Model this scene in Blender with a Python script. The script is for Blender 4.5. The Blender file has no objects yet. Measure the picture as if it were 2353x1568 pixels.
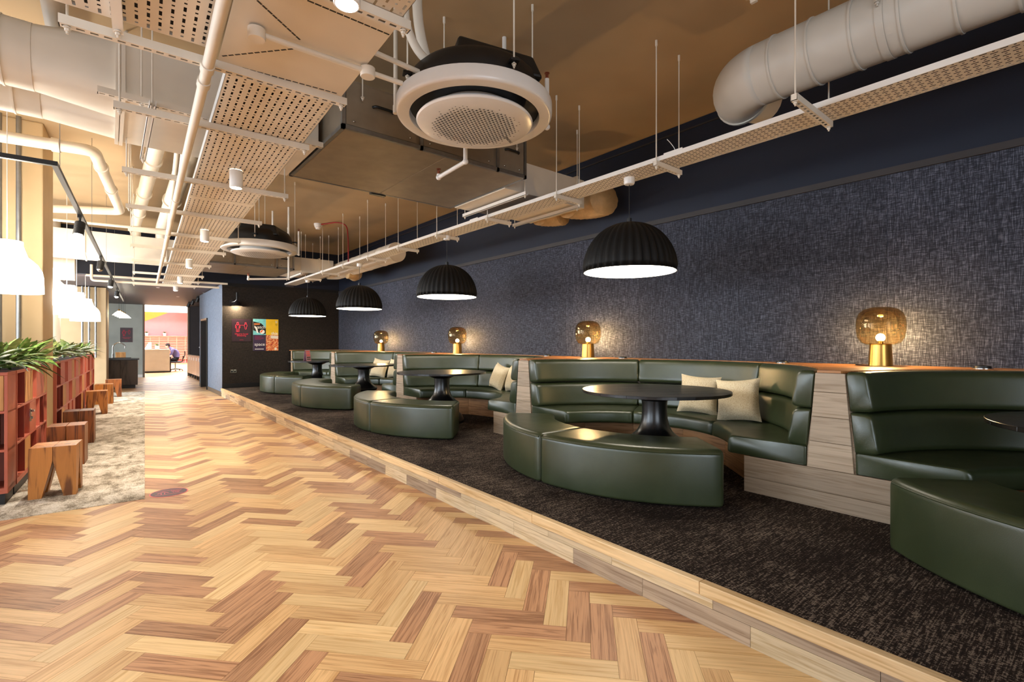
import bpy, math, random
from mathutils import Matrix, Vector
random.seed(7)
PI = math.pi
scene = bpy.context.scene
COL = scene.collection
# ---------------------------------------------------------------- camera
HC = 1.4
TH = math.radians(39.35)
cam_d = bpy.data.cameras.new('camera'); cam = bpy.data.objects.new('camera', cam_d); COL.objects.link(cam)
cam.location = (0, 0, HC); cam.rotation_euler = (PI/2, 0, -TH)
cam_d.sensor_width = 36; cam_d.lens = 1130*36/2353; cam_d.shift_y = 5/2353; cam_d.clip_start = .05; cam_d.clip_end = 200
scene.camera = cam
# ---------------------------------------------------------------- view, world, daylight
vs = scene.view_settings
vs.view_transform = 'Standard'; vs.look = 'None'; vs.gamma = 1; vs.use_curve_mapping = False
vs.exposure = 0.38
scene.cycles.use_denoising = True
scene.cycles.max_bounces = 6; scene.cycles.diffuse_bounces = 3; scene.cycles.glossy_bounces = 2; scene.cycles.transmission_bounces = 3
scene.cycles.use_adaptive_sampling = True; scene.cycles.adaptive_threshold = .06
scene.cycles.transparent_max_bounces = 8; scene.cycles.sample_clamp_indirect = 6
scene.cycles.caustics_reflective = False; scene.cycles.caustics_refractive = False
w = bpy.data.worlds.new('world'); scene.world = w; w.use_nodes = True
w.node_tree.nodes['Background'].inputs[0].default_value = (.78, .88, 1, 1)
w.node_tree.nodes['Background'].inputs[1].default_value = 1.2
DE = math.radians(2.6)          # the aisle side of the room is turned 2.6 degrees from the booth side
def LW(x, y, z=0): return (x*math.cos(DE)+y*math.sin(DE), -x*math.sin(DE)+y*math.cos(DE), z)
def area(name, loc, rot, sx, sy, power, col):
    l = bpy.data.lights.new(name, 'AREA'); l.shape = 'RECTANGLE'; l.size = sx; l.size_y = sy; l.energy = power; l.color = col
    o = bpy.data.objects.new(name, l); COL.objects.link(o); o.location = loc; o.rotation_euler = rot; return o
DAY = (.80, .90, 1.0)
# daylight standing in the glazing of the left window wall and of the window wall behind the camera
for ly, pw in ((1.3, 90), (5.5, 210), (9.7, 300), (13.9, 340), (18.1, 560)):
    area('daylight_window', LW(-4.85, ly, 1.75), (0, -PI/2+math.radians(28), -DE), 2.5, 3.5, pw, DAY)
area('daylight_window', (-1.2, -4.85, 1.8), (PI/2-math.radians(12), 0, 0), 5.0, 2.6, 150, DAY)
# ---------------------------------------------------------------- materials
def lin(c):
    return tuple((v/12.92 if v <= .04045 else ((v+.055)/1.055)**2.4) for v in c)
def rgb(r, g, b): return lin((r/255, g/255, b/255)) + (1,)
MATS = {}
def M(name): return MATS[name]
def base(name, col, rough=.5, metal=0, spec=.5):
    m = bpy.data.materials.new(name); m.use_nodes = True; MATS[name] = m
    b = m.node_tree.nodes['Principled BSDF']
    b.inputs['Base Color'].default_value = col; b.inputs['Roughness'].default_value = rough
    b.inputs['Metallic'].default_value = metal; b.inputs['Specular IOR Level'].default_value = spec
    return m, m.node_tree.nodes, m.node_tree.links, b
def N(nodes, t, **kw):
    n = nodes.new(t)
    for k, v in kw.items(): setattr(n, k, v)
    return n
def coords(nodes, links, scale, kind='Object', rnd=False):
    tc = N(nodes, 'ShaderNodeTexCoord'); mp = N(nodes, 'ShaderNodeMapping')
    mp.inputs['Scale'].default_value = scale
    links.new(tc.outputs[kind], mp.inputs['Vector'])
    if rnd:
        oi = N(nodes, 'ShaderNodeObjectInfo'); mu = N(nodes, 'ShaderNodeMath', operation='MULTIPLY'); mu.inputs[1].default_value = 37
        links.new(oi.outputs['Random'], mu.inputs[0]); cb = N(nodes, 'ShaderNodeCombineXYZ')
        for i in range(3): links.new(mu.outputs[0], cb.inputs[i])
        links.new(cb.outputs[0], mp.inputs['Location'])
    return mp.outputs[0]
def noise(nodes, links, vec, scale=1, detail=4, rough=.6, dist=0):
    n = N(nodes, 'ShaderNodeTexNoise'); n.inputs['Scale'].default_value = scale; n.inputs['Detail'].default_value = detail
    n.inputs['Roughness'].default_value = rough; n.inputs['Distortion'].default_value = dist
    links.new(vec, n.inputs['Vector']); return n.outputs['Fac']
def ramp(nodes, links, fac, stops):
    r = N(nodes, 'ShaderNodeValToRGB'); e = r.color_ramp.elements
    while len(e) < len(stops): e.new(.5)
    for i, (p, c) in enumerate(stops): e[i].position = p; e[i].color = c
    links.new(fac, r.inputs[0]); return r.outputs[0]
def bump(nodes, links, b, h, strength, dist=.01):
    n = N(nodes, 'ShaderNodeBump'); n.inputs['Strength'].default_value = strength; n.inputs['Distance'].default_value = dist
    links.new(h, n.inputs['Height']); links.new(n.outputs[0], b.inputs['Normal'])
def mixc(nodes, links, fac, a, c, mode='MIX'):
    m = N(nodes, 'ShaderNodeMix', data_type='RGBA', blend_type=mode)
    if isinstance(fac, float): m.inputs[0].default_value = fac
    else: links.new(fac, m.inputs[0])
    for i, v in ((6, a), (7, c)):
        if isinstance(v, tuple): m.inputs[i].default_value = v
        else: links.new(v, m.inputs[i])
    return m.outputs[2]
def scl(c, k): return (c[0]*k, c[1]*k, c[2]*k, 1)
def plain(name, col, rough=.5, metal=0, spec=.5, var=.12, scale=6, bmp=0):
    m, n, l, b = base(name, col, rough, metal, spec)
    v = coords(n, l, (1, 1, 1)); f = noise(n, l, v, scale, 2)
    l.new(ramp(n, l, f, [(.3, scl(col, 1-var)), (.7, scl(col, 1+var))]), b.inputs['Base Color'])
    if bmp: bump(n, l, b, noise(n, l, v, scale*8, 4), bmp, .004)
    return m
def wood(name, c1, c2, stretch, rough=.45, rnd=True, kind='Object', grain=1., tone=.12, spec=.4, bmp=.08):
    """stretch: mapping scale (small along the grain, large across it)"""
    m, n, l, b = base(name, c1, rough, 0, spec)
    v = coords(n, l, stretch, kind, rnd)
    g = noise(n, l, v, 1, 4, .62, .7*grain); w = noise(n, l, v, .28, 3, .5, 1.6)
    wv = N(n, 'ShaderNodeMath', operation='MULTIPLY'); wv.inputs[1].default_value = 26; l.new(w, wv.inputs[0])
    sn = N(n, 'ShaderNodeMath', operation='SINE'); l.new(wv.outputs[0], sn.inputs[0])
    ma = N(n, 'ShaderNodeMath', operation='MULTIPLY_ADD'); ma.inputs[1].default_value = .13*grain; l.new(sn.outputs[0], ma.inputs[0]); l.new(g, ma.inputs[2])
    c = ramp(n, l, ma.outputs[0], [(.28, c2), (.52, c1), (.75, scl(c1, 1.12))])
    if rnd:
        oi = N(n, 'ShaderNodeObjectInfo'); mr = N(n, 'ShaderNodeMapRange'); mr.inputs[3].default_value = 1-tone; mr.inputs[4].default_value = 1+tone
        l.new(oi.outputs['Random'], mr.inputs[0]); cb = N(n, 'ShaderNodeCombineXYZ')
        for i in range(3): l.new(mr.outputs[0], cb.inputs[i])
        c = mixc(n, l, 1., c, cb.outputs[0], 'MULTIPLY')
    l.new(c, b.inputs['Base Color']); bump(n, l, b, ma.outputs[0], bmp, .003)
    return m
def emit(name, col, strength, over=None):
    m = bpy.data.materials.new(name); m.use_nodes = True; MATS[name] = m
    b = m.node_tree.nodes['Principled BSDF']; b.inputs['Base Color'].default_value = over or (.8, .8, .8, 1)
    b.inputs['Emission Color'].default_value = col; b.inputs['Emission Strength'].default_value = strength
    return m
WARM = (1, .78, .50, 1)
# floor planks carry a UV map: u along the grain (metres), v across; random offset per plank baked in
wood('floor_honey', rgb(214, 174, 124), rgb(186, 140, 92), (3.0, 80, 1), .40, True, 'UV', .8, .1)
wood('floor_pale', rgb(224, 190, 140), rgb(202, 160, 106), (2.4, 70, 1), .40, True, 'UV', .7, .1)
wood('floor_dark', rgb(184, 138, 102), rgb(144, 100, 70), (3.0, 85, 1), .42, True, 'UV', 1.3, .12)
wood('riser_pale', rgb(216, 196, 162), rgb(190, 164, 124), (60, 2.2, 60), .5)
wood('riser_grey', rgb(172, 152, 130), rgb(138, 116, 94), (60, 2.2, 60), .5)
wood('nosing_wood', rgb(226, 196, 150), rgb(204, 168, 118), (40, 2, 30), .4)
wood('panel_wood', rgb(190, 170, 146), rgb(170, 148, 122), (60, 2.2, 64), .5)
wood('base_wood', rgb(176, 130, 88), rgb(140, 98, 62), (3, 3, 60), .5)
wood('ledge_wood', rgb(190, 132, 78), rgb(158, 102, 56), (50, 2, 40), .4)
wood('stool_wood', rgb(188, 122, 58), rgb(116, 66, 28), (22, 22, 2.2), .42, True, 'Object', 1.2, .12)
wood('stool_wood_dark', rgb(138, 80, 38), rgb(84, 44, 20), (22, 22, 2.2), .42, True, 'Object', 1.2, .12)
wood('ply_door', rgb(206, 150, 92), rgb(170, 112, 60), (10, 10, 2), .5)
wood('island_wood', rgb(74, 62, 52), rgb(48, 38, 30), (6, 6, 1.4), .5)
wood('table_black', rgb(18, 16, 15), rgb(9, 8, 8), (3, 30, 3), .30, True, 'Object', 1, .1, .5, .25)
plain('pedestal_black', rgb(18, 17, 17), .28, 0, .6, .05)
plain('cream_paint', rgb(238, 228, 212), .55, 0, .4, .05, 3)
plain('cream_ceiling', rgb(190, 164, 128), .8, 0, .2, .07, 1.2)
plain('grey_duct', rgb(214, 212, 204), .45, 0, .4, .06, 3)
plain('white_paint', rgb(246, 243, 238), .4, 0, .45, .03, 4)
plain('galvanised', rgb(150, 150, 148), .38, .85, .5, .14, 9)
plain('galvanised_dark', rgb(158, 146, 128), .48, .45, .5, .10, 5)
plain('foil_wrap', rgb(206, 172, 124), .5, .15, .5, .1, 14, .7)
plain('black_plastic', rgb(16, 16, 17), .45, 0, .5, .1)
plain('black_metal', rgb(16, 15, 14), .5, .0, .5, .1)
plain('rib_black', rgb(19, 18, 17), .6, 0, .3, .06)
plain('navy_paint', rgb(25, 32, 48), .6, 0, .35, .08, 1.5)
plain('navy_ceiling', rgb(70, 64, 70), .5, 0, .4, .08, 2)
plain('trim_dark', rgb(54, 50, 50), .5, 0, .4, .05)
plain('skirting_black', rgb(16, 14, 13), .5, 0, .4, .05)
plain('skirting_bronze', rgb(104, 90, 76), .4, .5, .5, .06)
plain('column_paint', rgb(206, 180, 140), .65, 0, .3, .06, 2)
plain('white_wall', rgb(226, 222, 212), .7, 0, .3, .03, 2)
plain('green_wall', rgb(174, 180, 172), .6, 0, .3, .12, 1.6)
plain('dark_wall', rgb(52, 46, 48), .5, 0, .4, .08, 2)
plain('terracotta', rgb(192, 102, 78), .45, 0, .45, .06, 4)
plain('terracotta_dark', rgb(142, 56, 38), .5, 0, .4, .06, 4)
plain('brass', rgb(196, 152, 78), .28, .95, .5, .06, 20)
plain('soil', rgb(46, 32, 22), .9, 0, .2, .3, 30, .6)
plain('copper_head', rgb(150, 84, 60), .4, .7, .5, .1)
plain('red_conduit', rgb(150, 26, 26), .4, 0, .5, .06)
plain('chrome', rgb(190, 186, 178), .18, 1, .5, .04)
plain('black_top', rgb(34, 33, 32), .25, 0, .5, .1)
plain('pink_wall', rgb(228, 138, 146), .7, 0, .3, .04, 2)
plain('orange_wall', rgb(238, 176, 84), .7, 0, .3, .04, 2)
plain('pink_slat', rgb(234, 160, 142), .6, 0, .3, .05)
plain('slat_back', rgb(206, 104, 88), .7, 0, .3, .05)
plain('desk_cream', rgb(200, 198, 186), .6, 0, .3, .05, 3)
plain('cabinet_metal', rgb(156, 136, 118), .3, .6, .5, .1, 3)
plain('white_gloss', rgb(248, 246, 243), .25, 0, .5, .02)
plain('card_lilac', rgb(176, 136, 156), .5, 0, .3, .03)
plain('shirt_violet', rgb(104, 92, 150), .8, 0, .2, .1, 20)
plain('trousers_dark', rgb(34, 30, 34), .8, 0, .2, .1, 20)
plain('skin', rgb(206, 158, 134), .55, 0, .4, .04, 10)
plain('hair_dark', rgb(38, 24, 22), .6, 0, .3, .2, 30)
plain('poster_plum', rgb(46, 28, 40), .45, 0, .4, .04)
plain('poster_plum_light', rgb(74, 58, 62), .45, 0, .4, .04)
plain('poster_indigo', rgb(48, 32, 66), .45, 0, .4, .05)
plain('ink_red', rgb(232, 54, 82), .5, 0, .3, .03)
plain('ink_magenta', rgb(160, 30, 84), .5, 0, .3, .03)
plain('ink_white', rgb(246, 244, 240), .5, 0, .3, .02)
plain('ink_yellow', rgb(240, 196, 40), .5, 0, .3, .06, 8)
plain('ink_cyan', rgb(124, 206, 214), .5, 0, .3, .15, 12)
plain('ink_black', rgb(24, 24, 28), .5, 0, .3, .1)
plain('ink_orange', rgb(236, 100, 40), .5, 0, .3, .05)
plain('ink_kraft', rgb(190, 116, 70), .5, 0, .3, .08, 20)
plain('sticker_plum', rgb(84, 62, 66), .4, 0, .4, .06)
plain('sticker_pink', rgb(236, 108, 118), .4, 0, .4, .03)
plain('paper', rgb(236, 228, 214), .7, 0, .2, .03)
for nm, c in dict(book_red=(186, 40, 44), book_yellow=(236, 200, 70), book_blue=(70, 84, 190), book_white=(232, 228, 220), book_black=(34, 30, 34), book_pink=(224, 120, 150), book_green=(60, 130, 90)).items():
    plain(nm, rgb(*c), .5, 0, .3, .05)
# pizza-like print
m_, n_, l_, b_ = base('ink_food', rgb(210, 110, 60), .5)
v_ = coords(n_, l_, (1, 1, 1)); f_ = noise(n_, l_, v_, 22, 3, .6, 1.2)
l_.new(ramp(n_, l_, f_, [(.3, rgb(40, 26, 20)), (.42, rgb(196, 62, 30)), (.52, rgb(226, 120, 50)), (.62, rgb(240, 206, 150)), (.75, rgb(150, 70, 30))]), b_.inputs['Base Color'])
# woven wall covering
def weave(name, dark, mid, light, ay, az, contrast=.5, rough=.75):
    m, n, l, b = base(name, mid, rough, 0, .3)
    h = noise(n, l, coords(n, l, (ay[0], ay[0], ay[1]), 'Object', True), 1, 2, .7)
    v = noise(n, l, coords(n, l, (az[0], az[0], az[1]), 'Object', True), 1, 2, .7)
    mx = N(n, 'ShaderNodeMath', operation='MAXIMUM'); l.new(h, mx.inputs[0]); l.new(v, mx.inputs[1])
    ad = N(n, 'ShaderNodeMath', operation='ADD'); l.new(h, ad.inputs[0]); l.new(v, ad.inputs[1])
    hf = N(n, 'ShaderNodeMath', operation='MULTIPLY'); hf.inputs[1].default_value = .5; l.new(ad.outputs[0], hf.inputs[0])
    c = ramp(n, l, hf.outputs[0], [(.36, dark), (.5, mid), (.64, light)])
    oi = N(n, 'ShaderNodeObjectInfo'); mr = N(n, 'ShaderNodeMapRange'); mr.inputs[3].default_value = .88; mr.inputs[4].default_value = 1.12
    l.new(oi.outputs['Random'], mr.inputs[0]); cb = N(n, 'ShaderNodeCombineXYZ')
    for i in range(3): l.new(mr.outputs[0], cb.inputs[i])
    l.new(mixc(n, l, 1., c, cb.outputs[0], 'MULTIPLY'), b.inputs['Base Color']); bump(n, l, b, hf.outputs[0], .35, .003)
weave('wall_weave', rgb(19, 21, 29), rgb(46, 50, 63), rgb(108, 112, 128), (17, 230), (190, 12))
weave('wall_weave_black', rgb(22, 18, 15), rgb(36, 30, 26), rgb(58, 50, 42), (22, 160), (150, 14))
weave('wall_weave_blue', rgb(84, 92, 104), rgb(112, 122, 138), rgb(146, 156, 172), (22, 160), (150, 8))
# carpets
m_, n_, l_, b_ = base('carpet_dark', rgb(44, 34, 30), .95, 0, .1)
a_ = noise(n_, l_, coords(n_, l_, (9, 130, 1)), 1, 3, .75); c_ = noise(n_, l_, coords(n_, l_, (130, 60, 1)), 1, 2, .7); d_ = noise(n_, l_, coords(n_, l_, (1.3, 1.3, 1)), 1, 3)
s1 = N(n_, 'ShaderNodeMath', operation='MULTIPLY_ADD'); s1.inputs[1].default_value = .75; l_.new(a_, s1.inputs[0]); c2_ = N(n_, 'ShaderNodeMath', operation='MULTIPLY'); c2_.inputs[1].default_value = .72; l_.new(c_, c2_.inputs[0]); l_.new(c2_.outputs[0], s1.inputs[2])
s2 = N(n_, 'ShaderNodeMath', operation='MULTIPLY_ADD'); s2.inputs[1].default_value = .35; l_.new(d_, s2.inputs[0]); l_.new(s1.outputs[0], s2.inputs[2])
l_.new(ramp(n_, l_, s2.outputs[0], [(.80, rgb(34, 27, 25)), (.96, rgb(54, 45, 40)), (1.0, rgb(128, 115, 104))]), b_.inputs['Base Color'])
bump(n_, l_, b_, c_, .5, .006)
m_, n_, l_, b_ = base('carpet_beige', rgb(200, 180, 150), .95, 0, .1)
a_ = noise(n_, l_, coords(n_, l_, (2.6, 1.6, 1)), 2.2, 7, .8, .3); c_ = noise(n_, l_, coords(n_, l_, (90, 28, 1)), 1, 4, .8)
s1 = N(n_, 'ShaderNodeMath', operation='MULTIPLY_ADD'); s1.inputs[1].default_value = .45; l_.new(c_, s1.inputs[0]); l_.new(a_, s1.inputs[2])
l_.new(ramp(n_, l_, s1.outputs[0], [(.54, rgb(96, 86, 76)), (.66, rgb(152, 140, 122)), (.76, rgb(198, 186, 168)), (.9, rgb(226, 218, 204))]), b_.inputs['Base Color'])
bump(n_, l_, b_, c_, .5, .006)
# leather
m_, n_, l_, b_ = base('leather_green', rgb(56, 65, 40), .36, 0, .75)
v_ = coords(n_, l_, (1, 1, 1), 'Object', True); f_ = noise(n_, l_, v_, 3, 4); g_ = N(n_, 'ShaderNodeTexVoronoi'); g_.inputs['Scale'].default_value = 240; l_.new(v_, g_.inputs['Vector'])
l_.new(ramp(n_, l_, f_, [(.3, rgb(48, 57, 33)), (.7, rgb(60, 69, 43))]), b_.inputs['Base Color']); bump(n_, l_, b_, g_.outputs['Distance'], .10, .002)
f2_ = noise(n_, l_, v_, 9, 3); mr_ = N(n_, 'ShaderNodeMapRange'); mr_.inputs[3].default_value = .28; mr_.inputs[4].default_value = .40; l_.new(f2_, mr_.inputs[0]); l_.new(mr_.outputs[0], b_.inputs['Roughness'])
plain('leather_seam', rgb(24, 30, 20), .5, 0, .4, .05)
# cushion fabric
m_, n_, l_, b_ = base('cushion_cream', rgb(222, 200, 156), .9, 0, .15)
v_ = coords(n_, l_, (1, 1, 1)); g_ = N(n_, 'ShaderNodeTexVoronoi'); g_.inputs['Scale'].default_value = 130; l_.new(v_, g_.inputs['Vector'])
l_.new(ramp(n_, l_, g_.outputs['Distance'], [(.1, rgb(240, 228, 200)), (.8, rgb(212, 192, 154))]), b_.inputs['Base Color']); bump(n_, l_, b_, g_.outputs['Distance'], .4, .004)
# leaves
for nm, c1, c2 in (('leaf_green', (52, 86, 30), (120, 150, 70)), ('leaf_light', (96, 128, 50), (190, 200, 130)), ('leaf_deep', (28, 56, 26), (70, 104, 48))):
    m_, n_, l_, b_ = base(nm, rgb(*c1), .35, 0, .5)
    v_ = coords(n_, l_, (30, 3, 3), 'Object', True); f_ = noise(n_, l_, v_, 1.4, 4)
    l_.new(ramp(n_, l_, f_, [(.35, rgb(*c1)), (.68, rgb(*c2))]), b_.inputs['Base Color'])
# amber lamp glass: clear tinted shell with a mirror sheen
m_ = bpy.data.materials.new('amber_glass'); m_.use_nodes = True; MATS['amber_glass'] = m_
n_, l_ = m_.node_tree.nodes, m_.node_tree.links; n_.clear()
o_ = N(n_, 'ShaderNodeOutputMaterial'); t_ = N(n_, 'ShaderNodeBsdfTransparent'); g_ = N(n_, 'ShaderNodeBsdfGlossy'); x_ = N(n_, 'ShaderNodeMixShader'); fr_ = N(n_, 'ShaderNodeLayerWeight')
fr_.inputs[0].default_value = .14; g_.inputs['Roughness'].default_value = .06; g_.inputs['Color'].default_value = (.9, .75, .5, 1)
tc_ = N(n_, 'ShaderNodeTexCoord'); sp_ = N(n_, 'ShaderNodeSeparateXYZ'); l_.new(tc_.outputs['Generated'], sp_.inputs[0])
l_.new(ramp(n_, l_, sp_.outputs[2], [(.1, (.94, .79, .54, 1)), (.9, (.64, .51, .33, 1))]), t_.inputs['Color'])
l_.new(fr_.outputs['Facing'], x_.inputs[0]); l_.new(t_.outputs[0], x_.inputs[1]); l_.new(g_.outputs[0], x_.inputs[2]); l_.new(x_.outputs[0], o_.inputs[0])
# window glass
m_, n_, l_, b_ = base('window_glass', (.9, .95, 1, 1), .02); b_.inputs['Transmission Weight'].default_value = 1; b_.inputs['IOR'].default_value = 1.01
emit('bulb_warm', WARM, 60)
emit('dome_inner', (1, .90, .74, 1), 5.5)
emit('shade_glow', (1, .90, .76, 1), 4.2)
emit('downlight_glow', (1, .88, .70, 1), 40)
emit('spot_glow', (1, .90, .74, 1), 60)
emit('small_pendant_glow', (1, .88, .68, 1), 9)
emit('panel_light', (.97, .97, 1, 1), 44)
# ---------------------------------------------------------------- geometry helpers
class MB:
    def __init__(s): s.v = []; s.f = []; s.mi = []; s.uv = None
    def add(s, vs, fs):
        b = len(s.v); s.v += [tuple(p) for p in vs]; s.f += [tuple(i+b for i in q) for q in fs]; return s
    def box(s, x0, x1, y0, y1, z0, z1):
        return s.add([(x0,y0,z0),(x1,y0,z0),(x1,y1,z0),(x0,y1,z0),(x0,y0,z1),(x1,y0,z1),(x1,y1,z1),(x0,y1,z1)],
                     [(0,3,2,1),(4,5,6,7),(0,1,5,4),(1,2,6,5),(2,3,7,6),(3,0,4,7)])
    def prism(s, poly, z0, z1):
        n = len(poly)
        return s.add([(x,y,z0) for x,y in poly]+[(x,y,z1) for x,y in poly],
                     [tuple(range(n-1,-1,-1)), tuple(range(n,2*n))]+[(i,(i+1)%n,n+(i+1)%n,n+i) for i in range(n)])
    def lathe(s, prof, n=32, c=(0,0,0), close=False, rib=None, axis='z', caps=True):
        """prof: list of (r, z) from bottom to top"""
        m = len(prof); vs = []; fs = []
        for r, z in prof:
            for k in range(n):
                a = 2*PI*k/n; rr = r*(rib(k, r, z) if rib else 1)
                p = (rr*math.cos(a), rr*math.sin(a), z)
                if axis == 'x': p = (p[2], p[0], p[1])
                if axis == 'y': p = (p[0], p[2], p[1])
                vs.append((c[0]+p[0], c[1]+p[1], c[2]+p[2]))
        for i in range(m-1):
            for k in range(n):
                a, b = i*n+k, i*n+(k+1) % n; fs.append((a, b, b+n, a+n))
        if caps and prof[0][0] > 1e-5 and not close: fs.append(tuple(range(n-1, -1, -1)))
        if caps and prof[-1][0] > 1e-5 and not close: fs.append(tuple((m-1)*n+k for k in range(n)))
        if close:
            for k in range(n):
                a, b = (m-1)*n+k, (m-1)*n+(k+1) % n; fs.append((a, b, (k+1) % n, k))
        return s.add(vs, fs)
    def cyl(s, c, r, h, n=20, axis='z'): return s.lathe([(r, 0), (r, h)], n, c, axis=axis)
    def tube(s, pts, r, n=10, caps=True):
        P = [Vector(p) for p in pts]; vs = []; fs = []; m = len(P)
        up = Vector((0,0,1))
        prev = None
        for i, p in enumerate(P):
            t = (P[min(i+1, m-1)]-P[max(i-1, 0)]).normalized()
            if prev is None:
                a = t.cross(up)
                if a.length < 1e-3: a = t.cross(Vector((1,0,0)))
                a.normalize()
            else:
                a = prev - t*prev.dot(t)
                a.normalize()
            prev = a; b = t.cross(a); rr = r[i] if isinstance(r, (list, tuple)) else r
            for k in range(n):
                q = p + a*(rr*math.cos(2*PI*k/n)) + b*(rr*math.sin(2*PI*k/n)); vs.append(tuple(q))
        for i in range(m-1):
            for k in range(n):
                a, b = i*n+k, i*n+(k+1) % n; fs.append((a, a+n, b+n, b))
        if caps: fs += [tuple(range(n)), tuple((m-1)*n+k for k in range(n-1, -1, -1))]
        return s.add(vs, fs)
    def ball(s, c, rx, ry=None, rz=None, n=16, m=10):
        ry = ry or rx; rz = rz or rx
        vs = [(c[0], c[1], c[2]-rz)]; fs = []
        for i in range(1, m):
            t = -PI/2+PI*i/m
            for k in range(n): vs.append((c[0]+rx*math.cos(t)*math.cos(2*PI*k/n), c[1]+ry*math.cos(t)*math.sin(2*PI*k/n), c[2]+rz*math.sin(t)))
        vs.append((c[0], c[1], c[2]+rz)); L = len(vs)-1
        for k in range(n):
            fs.append((0, 1+(k+1) % n, 1+k)); fs.append((L, L-n+k, L-n+(k+1) % n))
        for i in range(m-2):
            for k in range(n):
                a, b = 1+i*n+k, 1+i*n+(k+1) % n; fs.append((a, b, b+n, a+n))
        return s.add(vs, fs)
    def loop(s, rings, closed_ring=True, caps=True):
        """rings: list of equal-length vertex rings, skinned in order"""
        n = len(rings[0]); m = len(rings); vs = [p for r in rings for p in r]; fs = []
        for i in range(m-1):
            for k in range(n if closed_ring else n-1):
                a, b = i*n+k, i*n+(k+1) % n; fs.append((a, b, b+n, a+n))
        if caps: fs += [tuple(range(n-1, -1, -1)), tuple((m-1)*n+k for k in range(n))]
        return s.add(vs, fs)
    def mesh(s, name):
        me = bpy.data.meshes.new(name); me.from_pydata(s.v, [], s.f); me.update(); return me
    def build(s, name, mat, parent=None, smooth=False, bevel=0, seg=2, world=False, loc=None, rot=None):
        if world and parent is not None:
            inv = root_matrix(parent).inverted(); s.v = [tuple(inv @ Vector(p)) for p in s.v]
        me = s.mesh(name); o = bpy.data.objects.new(name, me); COL.objects.link(o)
        if isinstance(mat, str): mat = M(mat)
        me.materials.append(mat)
        if parent is not None: o.parent = parent
        if loc: o.location = loc
        if rot: o.rotation_euler = rot
        finish(o, smooth, bevel, seg)
        return o
def root_matrix(o):
    m = Matrix.Translation(o.location) @ o.rotation_euler.to_matrix().to_4x4()
    return (root_matrix(o.parent) @ m) if o.parent else m
def finish(o, smooth, bevel, seg):
    me = o.data
    if bevel:
        b = o.modifiers.new('bevel', 'BEVEL'); b.width = bevel; b.segments = seg; b.limit_method = 'ANGLE'; b.angle_limit = math.radians(40)
    if smooth:
        me.polygons.foreach_set('use_smooth', [True]*len(me.polygons))
        if smooth != 'all':
            me.set_sharp_from_angle(angle=math.radians(38))
def tag(o, label, cat, group=None, kind=None):
    o['label'] = label; o['category'] = cat
    if group: o['group'] = group
    if kind: o['kind'] = kind
    return o
def struct(o, label=None):
    o['kind'] = 'structure'
    if label: o['label'] = label
    return o
def thing(name, label, cat, loc=(0,0,0), rz=0, group=None):
    o = bpy.data.objects.new(name, None); COL.objects.link(o); o.empty_display_size = .1
    o.location = loc; o.rotation_euler = (0, 0, rz)
    return tag(o, label, cat, group)
def thingL(name, label, cat, x=0, y=0, z=0, rz=0, group=None): return thing(name, label, cat, LW(x, y, z), rz-DE, group)
def dup(root, loc=None, rz=None, label=None, group=None):
    r = root.copy(); COL.objects.link(r)
    if loc is not None: r.location = loc
    if rz is not None: r.rotation_euler = (0, 0, rz)
    if label: r['label'] = label
    if group: r['group'] = group
    for ch in list(root.children):
        c = ch.copy(); COL.objects.link(c); c.parent = r
        for g in list(ch.children):
            d = g.copy(); COL.objects.link(d); d.parent = c
    return r
def B(x0, x1, y0, y1, z0, z1): return MB().box(x0, x1, y0, y1, z0, z1)
def T(pts, r, n=10): return MB().tube(pts, r, n)
def bend(pts, rad=.06, seg=6):
    """round the corners of a polyline"""
    P = [Vector(p) for p in pts]; out = [P[0]]
    for i in range(1, len(P)-1):
        a = (P[i-1]-P[i]); b = (P[i+1]-P[i]); r = min(rad, a.length*.49, b.length*.49)
        p0 = P[i]+a.normalized()*r; p2 = P[i]+b.normalized()*r
        for k in range(seg+1):
            t = k/seg; out.append(p0*(1-t)**2+P[i]*(2*t*(1-t))+p2*t*t)
    return out+[P[-1]]
def text(s, size, parent, loc, mat, rot=(PI/2, 0, 0), align='CENTER', name='lettering', ext=.0008, sx=1):
    c = bpy.data.curves.new(name, 'FONT'); c.body = s; c.size = size; c.align_x = align; c.align_y = 'CENTER'; c.extrude = ext; c.resolution_u = 3
    c.space_line = .85
    o = bpy.data.objects.new(name, c); COL.objects.link(o); o.parent = parent; o.location = loc; o.rotation_euler = rot; o.scale = (sx, 1, 1)
    c.materials.append(M(mat)); o.scale = (1, 1, 1)
    bpy.context.view_layer.update()
    me = bpy.data.meshes.new_from_object(o); bpy.data.objects.remove(o); bpy.data.curves.remove(c)
    o = bpy.data.objects.new(name, me); COL.objects.link(o); o.parent = parent; o.location = loc; o.rotation_euler = rot
    return o
def lamp_light(kind, parent, loc, power, col, **kw):
    l = bpy.data.lights.new('lamp_light', kind); l.energy = power; l.color = col
    for k, v in kw.items():
        if k != 'rot': setattr(l, k, v)
    o = bpy.data.objects.new('lamp_light', l); COL.objects.link(o); o.parent = parent; o.location = loc
    if 'rot' in kw: o.rotation_euler = kw['rot']
    return o
ZP = .21          # platform height
XS = 2.28         # step face
XW = 5.38         # booth wall
YB = 14.80        # poster wall
ZC = 4.06         # slab soffit
ZT = 2.96         # height of the wall trim and of the low ceiling beyond
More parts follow.
